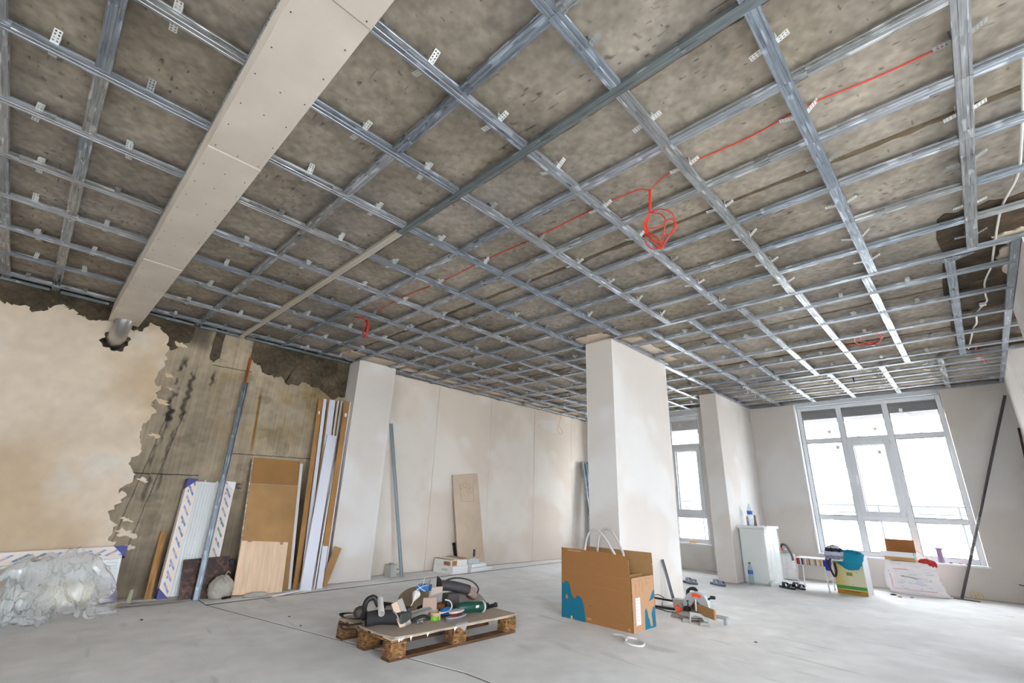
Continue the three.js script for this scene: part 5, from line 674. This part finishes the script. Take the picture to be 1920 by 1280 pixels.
{
  const o = thing('white_bucket', 'tall white plastic bucket behind the wrapped cabinet', 'bucket', [-2.56, 0, -9.38]); P('body', lathe([[0, 0.004], [0.105, 0.004], [0.11, 0.02], [0.112, 0.16], [0.122, 0.165], [0.122, 0.178], [0.114, 0.182], [0.118, 0.36], [0.124, 0.365], [0.124, 0.38], [0.11, 0.38], [0.1, 0.02], [0, 0.02]], 28), std(0xe9e7e6, 0.5), o); P('lid', lathe([[0, 0.40], [0.11, 0.40], [0.126, 0.392], [0.126, 0.38], [0, 0.38]], 28), M.white, o);
  const h = thing('suction_hose', 'short grey hose with a red and white collar hooked over the white bucket', 'hose', [-2.56, 0.4035, -9.36]); P('hose', tube([[-0.07, 0.05, 0.03], [-0.03, 0.13, 0.05], [0.04, 0.12, 0.08], [0.095, 0.03, 0.10], [0.118, -0.04, 0.11], [0.12, -0.1, 0.11]], 0.017, 40, 10), std(0x565a58, 0.6), h); P('collar', rod([-0.13, 0.055, 0.06], [0.0, 0.06, 0.08], 0.017, 12), std(0xd8553e, 0.5), h); P('tip', rod([0.0, 0.06, 0.08], [0.03, 0.062, 0.084], 0.012, 12), M.white, h); P('stand', bx(0.12, 0.045, 0.1, -0.03, 0.02, 0.03, 0.01), std(0x9b9b99, 0.6), h);
}
// ---------------------------------------------------------------- stool, clothes, boxes
{
  const o = thing('stool', 'low stool with a multicoloured striped seat cover and thin white legs', 'stool', [-1.99, 0, -8.55]);
  const stripes = canvasTex(512, 64, (c, w, h) => { const cs = [['#e9e6ea', 0.08], ['#9a2434', 0.06], ['#c1512f', 0.05], ['#f0ebe8', 0.04], ['#2c3f9a', 0.06], ['#c4a25c', 0.05], ['#efeae2', 0.04], ['#b9a68c', 0.10], ['#8a2c30', 0.03], ['#dccfc0', 0.10], ['#b9ab94', 0.06], ['#8f2a2e', 0.03], ['#e8dfd2', 0.08], ['#c9a254', 0.08], ['#e9e2da', 0.04], ['#40379a', 0.1]]; let x = 0; for (const [k, d] of cs) { c.fillStyle = k; c.fillRect(x * w, 0, d * w + 1, h); x += d; } });
  const g = bx(0.40, 0.085, 0.36, 0, 0.375, 0, 0.014), uv = g.attributes.uv, p = g.attributes.position; for (let i = 0; i < p.count; i++) uv.setXY(i, p.getX(i) / 0.41 + 0.5, 0.5); P('seat_cover', g, std(0xffffff, 0.9, { map: stripes }), o); P('seat_top', bx(0.385, 0.012, 0.345, 0, 0.42, 0, 0.006), std(0xeceaea, 0.85), o);
  for (const [x, z] of [[-0.18, 0.15], [0.17, 0.15], [-0.18, -0.15], [0.17, -0.15]]) { P('leg', rod([x, 0.335, z], [x * 1.1, 0.008, z * 1.12], 0.0095, 10), M.white, o); P('foot', cyl(0.012, 0.011, 0.014, 10, x * 1.1, 0, z * 1.12), M.pvcShade, o); } P('stretcher', rod([-0.18, 0.33, 0.15], [0.17, 0.33, 0.15], 0.006), M.white, o); P('stretcher', rod([0.18, 0.16, 0.16], [0.18, 0.16, -0.16], 0.006), M.white, o); P('tassel', blob(0.035, 0.09, 0.05, 0.35, 1.8, 3, 12, -0.8), std(0x4a3f9e, 0.9), o, [0.205, 0.28, 0.1]);
}
{
  const o = thing('printed_carton', 'yellow and green printed carton with a white side, standing under the window', 'carton', [-1.545, 0, -8.66], -0.06);
  const art = canvasTex(512, 768, (c, w, h) => { c.fillStyle = '#d9cf94'; c.fillRect(0, 0, w, h); const g = c.createLinearGradient(0, 0, w, 0); g.addColorStop(0, '#cfb75c'); g.addColorStop(0.5, '#e6dfc0'); g.addColorStop(1, '#ddd6b4'); c.fillStyle = g; c.fillRect(0, 0, w, h); c.fillStyle = '#3f9a48'; c.fillRect(0, 0, w * 0.4, h * 0.18); c.fillStyle = '#b5a03c'; c.fillRect(0, h * 0.18, w * 0.7, h * 0.05); c.fillStyle = '#4a9a42'; c.fillRect(0, h * 0.78, w, h * 0.09); c.fillStyle = '#b98c22'; c.fillRect(0, h * 0.89, w, h * 0.11); c.fillStyle = '#8a6a20'; c.fillRect(w * 0.25, h * 0.91, w * 0.5, h * 0.03); c.fillStyle = '#8f8a5a'; for (const [x, y] of [[0.1, 0.3], [0.22, 0.68], [0.55, 0.72], [0.75, 0.4]]) c.fillRect(x * w, y * h, 18, 12); c.fillStyle = '#8a8c3c'; c.fillRect(w * 0.4, h * 0.42, w * 0.2, h * 0.09); });
  const g = box2(-0.18, 0.18, 0, 0.48, -0.003, 0.003, 0.001), p = g.attributes.position, uv = g.attributes.uv; for (let i = 0; i < p.count; i++) uv.setXY(i, p.getX(i) / 0.36 + 0.5, p.getY(i) / 0.48); P('front_panel', g, std(0xffffff, 0.6, { map: art }), o, [0, 0, 0.15]); P('back_panel', box2(-0.18, 0.18, 0, 0.48, -0.003, 0.003), M.white, o, [0, 0, -0.15]); P('side_panel', box2(-0.003, 0.003, 0, 0.50, -0.15, 0.15), M.white, o, [0.178, 0, 0]); P('side_panel', box2(-0.003, 0.003, 0, 0.48, -0.15, 0.15), M.white, o, [-0.178, 0, 0]); P('floor_panel', box2(-0.175, 0.175, 0.001, 0.007, -0.147, 0.147), M.white, o); P('contents', bx(0.33, 0.05, 0.27, 0, 0.43, 0, 0.02), std(0x8d5c4c, 0.9), o);
  const t = thing('teal_shirt', 'crumpled teal shirt hanging over the front of the yellow and green carton', 'shirt', [-1.51, 0.5, -8.56]);
  const teal = std(0x1c8fae, 0.92, { bumpMap: T.fine, bumpScale: 0.004 });
  const fr = blob(0.15, 0.115, 0.045, 0.42, 1.15, 31, 30, -1.1); { const q = fr.attributes.position; for (let i = 0; i < q.count; i++) { const y = q.getY(i); q.setX(i, q.getX(i) * (0.72 + 1.2 * y) + 0.03 * (0.2 - y)); } fr.computeVertexNormals(); } P('shirt_front', fr, teal, t, [0.01, -0.185, 0.085], [0.06, 0, 0.12]);
  P('bundle', blob(0.14, 0.055, 0.10, 0.42, 1.3, 9, 24, -0.5), teal, t, [0, -0.02, 0.0]); P('sleeve', blob(0.05, 0.06, 0.035, 0.4, 1.5, 12, 16, -0.9), teal, t, [0.11, -0.07, 0.09]);
  const tw = thing('striped_towel', 'navy and grey striped towel bundled between the stool and the yellow carton', 'towel', [-1.70, 0.42, -8.46]);
  const tt = canvasTex(64, 256, (c, w, h) => { for (let y = 0; y < h; y += 32) { c.fillStyle = ['#8a8fa2', '#e6e8ee', '#23264a', '#c9ccd6'][(y / 32) % 4]; c.fillRect(0, y, w, 32); } });
  P('bundle', blob(0.11, 0.12, 0.09, 0.35, 1.3, 12, 24, -0.6), std(0xffffff, 0.95, { map: tt }), tw, [0.02, 0.0, 0]); P('loop', tube([[-0.02, 0.03, 0.06], [-0.05, -0.02, 0.1], [-0.03, -0.14, 0.11], [0.0, -0.2, 0.11], [0.025, -0.14, 0.11], [0.02, -0.02, 0.1]], 0.014, 40, 8), std(0x3b3742, 0.9), tw);
}
{
  const sackTex = canvasTex(512, 512, (c, w, h) => { c.fillStyle = '#ece7e7'; c.fillRect(0, 0, w, h); const r = rng(9); c.fillStyle = '#dfa0a4'; c.fillRect(0.16 * w, 0.22 * h, 0.3 * w, 16); c.fillRect(0.08 * w, 0.42 * h, 10, 0.4 * h); c.fillRect(0.08 * w, 0.84 * h, 0.8 * w, 9); c.fillStyle = '#d3d3dc'; for (let i = 0; i < 26; i++) c.fillRect((0.12 + r() * 0.7) * w, (0.25 + r() * 0.6) * h, 20 + r() * 60, 8 + r() * 14); c.fillStyle = '#c9dde2'; c.fillRect(0.42 * w, 0.6 * h, 40, 40); c.fillStyle = '#8d4a50'; for (const [x, y] of [[0.05, 0.3], [0.06, 0.42], [0.34, 0.42], [0.84, 0.5]]) c.fillRect(x * w, y * h, 10, 12); });
  const o = thing('cement_bag', 'bulging white paper bag with faded red print, sagging on the floor under the window', 'bag', [-0.945, 0, -9.38]);
  const n = 40, g = new THREE.BoxGeometry(0.60, 0.43, 0.26, n, 28, 12), p = g.attributes.position; for (let i = 0; i < p.count; i++) { let x = p.getX(i) / 0.3, y = p.getY(i) / 0.215, z = p.getZ(i) / 0.13; const ed = sqrt((1 - x * x * 0.86) * (1 - y * y * 0.72)); const w = v3(x * 1.3, y * 1.3, z, 4) - 0.5; const sl = y < 0 ? 0.06 * x * x * -y : 0; p.setXYZ(i, x * 0.3 * (0.97 + 0.03 * y * -1) + 0.02 * w + sl * (x > 0 ? 1 : 0.2), 0.215 + y * 0.215 * (1 - 0.06 * x * x) + 0.015 * w, z * 0.13 * (0.35 + 0.65 * ed) + 0.02 * w); } g.computeVertexNormals(); P('bag', g, std(0xffffff, 0.75, { map: sackTex, bumpMap: T.fine, bumpScale: 0.006 }), o, [0, 0.0, 0]); P('folded_end', blob(0.035, 0.14, 0.07, 0.25, 1.5, 14, 14, -0.8), std(0xf1eeee, 0.75), o, [-0.29, 0.06, 0.01]); P('crease', tube([[-0.12, 0.24, 0.135], [-0.02, 0.232, 0.142], [0.06, 0.215, 0.14]], 0.004, 14), std(0x6d6668, 0.9), o);
  const b = thing('small_carton', 'small opened brown carton with white flap lying on the bulging white bag', 'carton', [-1.035, 0.435, -9.40], -0.05);
  P('tray', merge([bx(0.35, 0.004, 0.2, 0, 0.004, 0), bx(0.35, 0.11, 0.004, 0, 0.057, 0.1), bx(0.35, 0.11, 0.004, 0, 0.057, -0.1), bx(0.004, 0.11, 0.2, 0.174, 0.057, 0), bx(0.004, 0.11, 0.2, -0.174, 0.057, 0)]), M.fibre, b); P('lid', bx(0.35, 0.19, 0.004, 0, 0.205, -0.115, 0.001), std(0xe8c8a8, 0.85, { map: T.fibre }), b, [0, 0, 0], [-0.12, 0, 0]); P('white_flap', bx(0.385, 0.07, 0.003, -0.015, 0.115, 0.125, 0.001), M.white, b, [0, 0, 0], [0.2, 0, 0]); P('blue_tape', bx(0.02, 0.075, 0.012, 0.178, 0.075, 0.1, 0.003), std(0x5fb4cc, 0.5), b);
  const r = thing('red_cloth', 'red cloth bundle with thin cord on the right end of the white bag', 'cloth', [-0.745, 0.40, -9.38]); P('bundle', blob(0.075, 0.04, 0.06, 0.55, 1.5, 17, 24, -0.4), std(0xd43a3e, 0.85), r, [-0.01, 0.02, 0]); P('bundle', blob(0.05, 0.05, 0.04, 0.5, 1.8, 27, 18, -0.7), std(0xc23238, 0.85), r, [0.05, -0.02, 0.04]); P('cord', tube([[-0.1, 0.19, 0.02], [-0.02, 0.14, 0.05], [0.03, 0.08, 0.06], [0.07, 0.02, 0.07]], 0.003, 20), std(0x8d8a80, 0.7), r);
}
{ const o = thing('glass_vase', 'flared purple glass jar standing on the window sill', 'jar', [-0.60, 0.433, -9.70]); P('jar', lathe([[0, 0], [0.034, 0], [0.035, 0.01], [0.033, 0.17], [0.05, 0.188], [0.052, 0.194], [0.045, 0.195], [0.03, 0.178], [0.03, 0.012], [0, 0.012]], 24), phys(0xa993b4, 0.15, { transmission: 0.35, thickness: 0 }), o); P('rim', new THREE.TorusGeometry(0.05, 0.003, 8, 24).rotateX(PI / 2), std(0x8f7f9c, 0.3), o, [0, 0.194, 0]); }
{ const o = thing('sill_rag', 'orange-brown crumbs of foam lying on the sill of the narrow window', 'foam scraps', [-4.10, 0.453, -9.16]); P('scrap', blob(0.05, 0.02, 0.02, 0.3, 2, 5, 12, -0.4), std(0xd9a45c, 0.8), o); P('scrap', blob(0.03, 0.018, 0.02, 0.3, 2, 6, 10, -0.4), std(0xd9a45c, 0.8), o, [0.07, 0, 0.01]); }
for (const [x, c, l] of [[-0.50, 0x4a4448, 'tiny dark scrap on the tall window sill beside the purple jar'], [-0.40, 0xd9807c, 'pale red crumb on the tall window sill left of the dark pole'], [-0.33, 0x9a4c44, 'brick red chip on the tall window sill by the dark pole']]) { const o = thing('sill_crumb', l, 'scrap', [x, 0.433, -9.67]); P('crumb', blob(0.018, 0.01, 0.012, 0.3, 2, 7, 8, -0.4), std(c, 0.8), o); }
// ---------------------------------------------------------------- poles by the right corner
{
  const [o, len] = leaning('flexible_pole', 'long dark pole with a ribbed pale middle leaning into the right corner', 'pole', [-0.475, 0.0, -9.52], [0.565, 2.745, -9.60], [0, 0, 1]);
  P('pole', rod([0, 0.004, 0], [0, len, 0], 0.017, 14), std(0x4a4446, 0.6), o); const rg = []; for (let i = 0; i < 26; i++) { const t = new THREE.TorusGeometry(0.0185, 0.0045, 6, 14); t.rotateX(PI / 2); t.translate(0, 0.62 + i * 0.021, 0); rg.push(t); } P('ribbed_sleeve', merge(rg), std(0xb9b4b4, 0.5), o); P('pale_strip', bx(0.006, 0.30, 0.012, -0.012, 1.35, 0.012, 0.002), std(0xd9c3a4, 0.7), o);
  const [q, l2] = leaning('dark_batten', 'dark red-brown batten leaning on the far right column at the picture edge', 'batten', [0.40, 0, -9.05], [0.585, 2.26, -9.50], [0, 0, 1]); P('batten', box2(-0.02, 0.02, 0, l2, -0.012, 0.012, 0.003), std(0x3e2522, 0.6), q);
  for (const [x, l] of [[0, 'bent yellow wire clip at the foot of the window wall, nearer the long pole'], [0.075, 'bent yellow wire clip at the foot of the window wall, farther from the long pole']]) { const c = thing('wire_clip', l, 'wire clip', [-0.345 + x, 0, -9.60]); P('clip', tube([[-0.022, 0.006, 0], [-0.028, 0.09, 0], [-0.005, 0.10, 0], [0.012, 0.07, 0], [0.02, 0.006, 0.01]], 0.005, 20), std(0xd9c06a, 0.6), c); }
  const k = thing('cordless_drill', 'dark tool with a thin point standing at the picture edge by the right corner', 'power tool', [0.21, 0, -9.42], 0); P('body', tube([[-0.03, 0.24, 0], [0.03, 0.235, 0], [0.09, 0.225, 0]], 0.03, 16, 12), std(0x3a1f24, 0.6), k); P('bit', rod([-0.085, 0.262, 0], [-0.02, 0.245, 0], 0.006), M.darkMetal, k); P('grip', tube([[0.05, 0.21, 0], [0.07, 0.12, 0], [0.075, 0.05, 0]], 0.024, 14, 10), std(0x4a2a30, 0.6), k); P('battery', bx(0.11, 0.05, 0.075, 0.075, 0.026, 0, 0.01), M.black, k);
}
// small litter on the floor
for (const [x, z, s, c, n, l] of [[-1.165, -9.0, 0.035, 0x2a2c3c, 'bottle_lid', 'flat dark lid on the floor in front of the white bag'], [-1.08, -8.86, 0.025, 0x9c7c60, 'wood_chip', 'brown chip on the floor right of the dark lid'], [-0.96, -8.95, 0.02, 0x7c7a76, 'floor_crumb', 'small grey crumb on the floor before the middle of the white bag'], [-5.35, -1.05, 0.014, 0x4a4540, 'floor_crumb', 'lone dark crumb on the floor right of the film heap'], [-4.38, -2.0, 0.012, 0x5c5a58, 'floor_crumb', 'dark speck on the open floor left of the pallet'], [-4.75, -2.05, 0.012, 0x5c5a58, 'floor_crumb', 'dark speck on the floor between sheaf of trims and pallet'], [-1.62, -4.7, 0.014, 0x6a6866, 'floor_crumb', 'grey speck on the floor right of the mitre saw foot']]) { const o = thing(n, l, 'litter', [x, 0, z]); P('piece', blob(s, s * 0.35, s * 0.8, 0.25, 2, 3, 8, -0.4), std(c, 0.85), o); }
{ const o = thing('wall_rod', 'thin dark rod lying at the foot of the window wall beside the long pole', 'rod', [-0.48, 0.006, -9.42], -0.3); P('rod', rod([-0.08, 0.0, 0], [0.2, 0, 0], 0.006), M.darkMetal, o); P('clip', bx(0.07, 0.008, 0.02, -0.0, 0.003, 0, 0.002), std(0x55585c, 0.6), o); }
// ---------------------------------------------------------------- wiring under the slab
const CY = SLAB - 0.006;
{
  const o = thing('red_cable', 'thin red cable along the slab with a large loose coil hanging at its middle', 'cable');
  const pt = (x, z, y = CY) => [x, y, z], run = (n, pts, r = 0.0038) => P(n, tube(pts, r, pts.length * 8, 6), M.cableRed, o);
  run('run', [pt(0.33, -2.33), pt(0.05, -2.32), pt(-0.22, -2.29), pt(-0.5, -2.32), pt(-0.84, -2.30), pt(-0.95, -2.30), pt(-1.09, -2.33, CY - 0.02), pt(-1.112, -2.34, 2.965)]);
  run('run', [pt(-1.115, -2.34, 2.965), pt(-1.16, -2.32, 2.985), pt(-1.28, -2.31), pt(-1.45, -2.30), pt(-2.05, -2.31), pt(-2.65, -2.29), pt(-3.2, -2.30), pt(-3.75, -2.26), pt(-4.3, -2.28), pt(-4.62, -2.27)]);
  run('drop', [pt(-1.112, -2.34, 2.965), pt(-1.115, -2.34, 2.9), pt(-1.125, -2.34, 2.80)], 0.0055); run('drop', [pt(-1.118, -2.338, 2.965), pt(-1.122, -2.338, 2.9), pt(-1.13, -2.338, 2.80)], 0.0045);
  const z = -2.34;
  run('coil', [pt(-1.125, z, 2.80), pt(-1.165, z + 0.01, 2.74), pt(-1.16, z + 0.01, 2.66), pt(-1.10, z, 2.58), pt(-1.06, z - 0.01, 2.53), pt(-1.12, z, 2.535), pt(-1.17, z, 2.6), pt(-1.155, z, 2.70), pt(-1.13, z, 2.80)]);
  run('coil', [pt(-1.125, z, 2.80), pt(-1.05, z + 0.01, 2.785), pt(-0.985, z, 2.73), pt(-0.98, z - 0.01, 2.66), pt(-1.02, z, 2.58), pt(-1.08, z, 2.53), pt(-1.13, z + 0.01, 2.62), pt(-1.17, z, 2.72), pt(-1.125, z, 2.80)]);
  run('coil', [pt(-1.13, z, 2.80), pt(-1.06, z, 2.76), pt(-1.03, z, 2.70), pt(-1.05, z, 2.62), pt(-1.07, z, 2.54), pt(-1.09, z, 2.60), pt(-1.15, z, 2.68), pt(-1.16, z, 2.76), pt(-1.125, z, 2.80)]);
  run('coil', [pt(-1.16, z + 0.006, 2.70), pt(-1.08, z, 2.675), pt(-1.0, z, 2.695), pt(-0.965, z, 2.64), pt(-1.0, z, 2.595), pt(-1.07, z, 2.61)]);
}
{
  const o = thing('red_cable', 'small red cable coil hanging from the frame near the left pilaster', 'cable'); const z = -2.28;
  P('lead', tube([[-4.62, CY, -2.27], [-4.75, CY, -2.2], [-4.66, 2.98, -2.26], [-4.60, 2.93, z]], 0.0035, 24), M.cableRed, o);
  for (const [a, b, d] of [[0.05, 0.105, 0], [0.044, 0.095, 0.01], [0.054, 0.10, -0.01]]) { const pts = Array.from({ length: 14 }, (_, i) => [-4.57 + a * cos(i / 14 * 2 * PI + 1.4) + d, 2.83 + b * sin(i / 14 * 2 * PI + 1.4), z + d]); P('coil', tube(pts, 0.006, 60, 6, true), std(0xb8241a, 0.5), o); }
}
{
  const o = thing('red_cable', 'red cable loop tucked above the middle bay of the frame near the tall window', 'cable');
  for (const [a, b, d] of [[0.12, 0.24, 0], [0.10, 0.2, 0.04]]) { const pts = Array.from({ length: 14 }, (_, i) => [-0.56 + a * cos(i / 14 * 2 * PI) + d, 2.975, -6.45 + b * sin(i / 14 * 2 * PI) + d]); P('coil', tube(pts, 0.006, 60, 6, true), M.cableRed, o); }
  P('lead', tube([[-0.6, 2.975, -6.66], [-0.63, 2.985, -6.9], [-0.72, 2.985, -6.6], [-0.9, CY, -6.5]], 0.004, 24), M.cableRed, o);
}
{ const o = thing('red_cable', 'red conduit crossing the gap between the two right-hand columns', 'cable'); P('conduit', rod([0.35, 2.978, -7.42], [1.6, 2.978, -7.30], 0.010), M.cableRed, o); P('drop', tube([[0.36, 2.978, -7.42], [0.33, 2.97, -7.6], [0.36, 2.96, -7.9], [0.42, 2.96, -8.3]], 0.006, 20), M.cableRed, o); }
{ const o = thing('red_cable', 'fine red wire with a loop hanging by the plasterboard wall near the far corner', 'cable'); P('wire', tube([[-6.2, CY, -7.85], [-6.25, 2.95, -7.9], [-6.3, 2.8, -7.97], [-6.31, 2.72, -7.93], [-6.3, 2.62, -7.88], [-6.3, 2.52, -7.94], [-6.3, 2.5, -8.02], [-6.3, 2.56, -8.05], [-6.3, 2.65, -7.95], [-6.3, 2.7, -7.92]], 0.0032, 60), std(0xc98a80, 0.6), o); }
{ const o = thing('white_cable', 'white cable wandering under the slab at the right side of the ceiling', 'cable'); const z = [[0.545, -2.6], [0.56, -3.3], [0.555, -3.62], [0.50, -4.02], [0.475, -4.4], [0.46, -4.75], [0.455, -5.05], [0.415, -5.35], [0.42, -5.7], [0.43, -5.9], [0.36, -6.15], [0.35, -6.5], [0.33, -6.7], [0.30, -7.1], [0.27, -7.5]]; P('cable', tube(z.map(([x, q], i) => [x, CY - 0.010 - 0.02 * ((i * 7) % 3) / 2, q]), 0.0075, 110), M.cableWhite, o); P('junction_clip', bx(0.05, 0.03, 0.04, 0.40, 2.975, -5.95, 0.006), M.white, o); }
{ const o = thing('blue_marker_clip', 'small dark blue clip hanging in the narrow bay above the tall window', 'clip', [-1.0, 2.96, -8.35]); P('clip', bx(0.02, 0.07, 0.015, 0, 0, 0, 0.004), std(0x2d3f5c, 0.6), o); P('wire', rod([0, 0.03, 0], [0.01, 0.06, 0], 0.004), M.darkMetal, o); }
// scaffolding rail and a pale building far outside the windows
{
  const o = thing('balcony_railing', 'thin white metal railing outside beyond the tall window', 'railing', [0, 0, -11.25]); const m = std(0x585c60, 0.5); P('rail', rod([-8, 1.22, 0], [3, 1.23, 0], 0.014), m, o); P('rail', rod([-8, 1.09, 0], [3, 1.10, 0], 0.01), m, o); P('rail', rod([-8, 0.3, 0], [3, 0.3, 0], 0.01), m, o); for (let x = -8; x <= 3; x += 1.1) P('post', rod([x, -0.6, 0], [x, 1.22, 0], 0.016), m, o);
  const s = thing('scaffold_frame', 'pale scaffold with diagonal braces far outside the tall window', 'scaffold', [0, -0.6, -16]); const q = std(0x83878b, 0.6); for (const x of [-3.6, -2.2, -0.8, 0.6]) { P('standard', rod([x, 0, 0], [x, 6.5, 0], 0.05), q, s); P('standard', rod([x, 0, -0.9], [x, 6.5, -0.9], 0.05), q, s); } for (const y of [2.0, 4.0, 6.0]) P('ledger', rod([-3.8, y, 0], [0.8, y, 0], 0.045), q, s); P('brace', rod([-3.6, 0.1, 0.06], [-0.8, 4.0, 0.06], 0.045), q, s); P('brace', rod([-2.2, 4.0, 0.06], [0.6, 0.1, 0.06], 0.045), q, s); P('deck', bx(4.6, 0.06, 0.9, -1.5, 4.05, -0.45), std(0xc4bfb4, 0.8), s);
  const b = thing('house', 'pale multi-storey house washed out by daylight outside the windows', 'building', [-4, -0.6, -34]); P('wall', bx(34, 7.2, 8, 0, 3.6, -4), std(0xe9e5de, 0.9), b); P('roof_edge', bx(34.6, 0.3, 8.6, 0, 7.3, -4, 0.05), std(0xd9d6d0, 0.8), b); for (let i = 0; i < 10; i++) for (let j = 0; j < 2; j++) { const w = P('window', bx(1.5, 1.7, 0.12, -15 + i * 3.3, 1.9 + j * 3.1, 0.02, 0.02), M.pvc, b); P('pane', bx(1.3, 1.5, 0.02, -15 + i * 3.3, 1.9 + j * 3.1, 0.085), std(0x5c646c, 0.3), w); }
}
// ---------------------------------------------------------------- hand over
scene.traverse((o) => { if (o.isMesh) { o.castShadow = true; o.receiveShadow = true; } });
renderer.render(scene, camera);
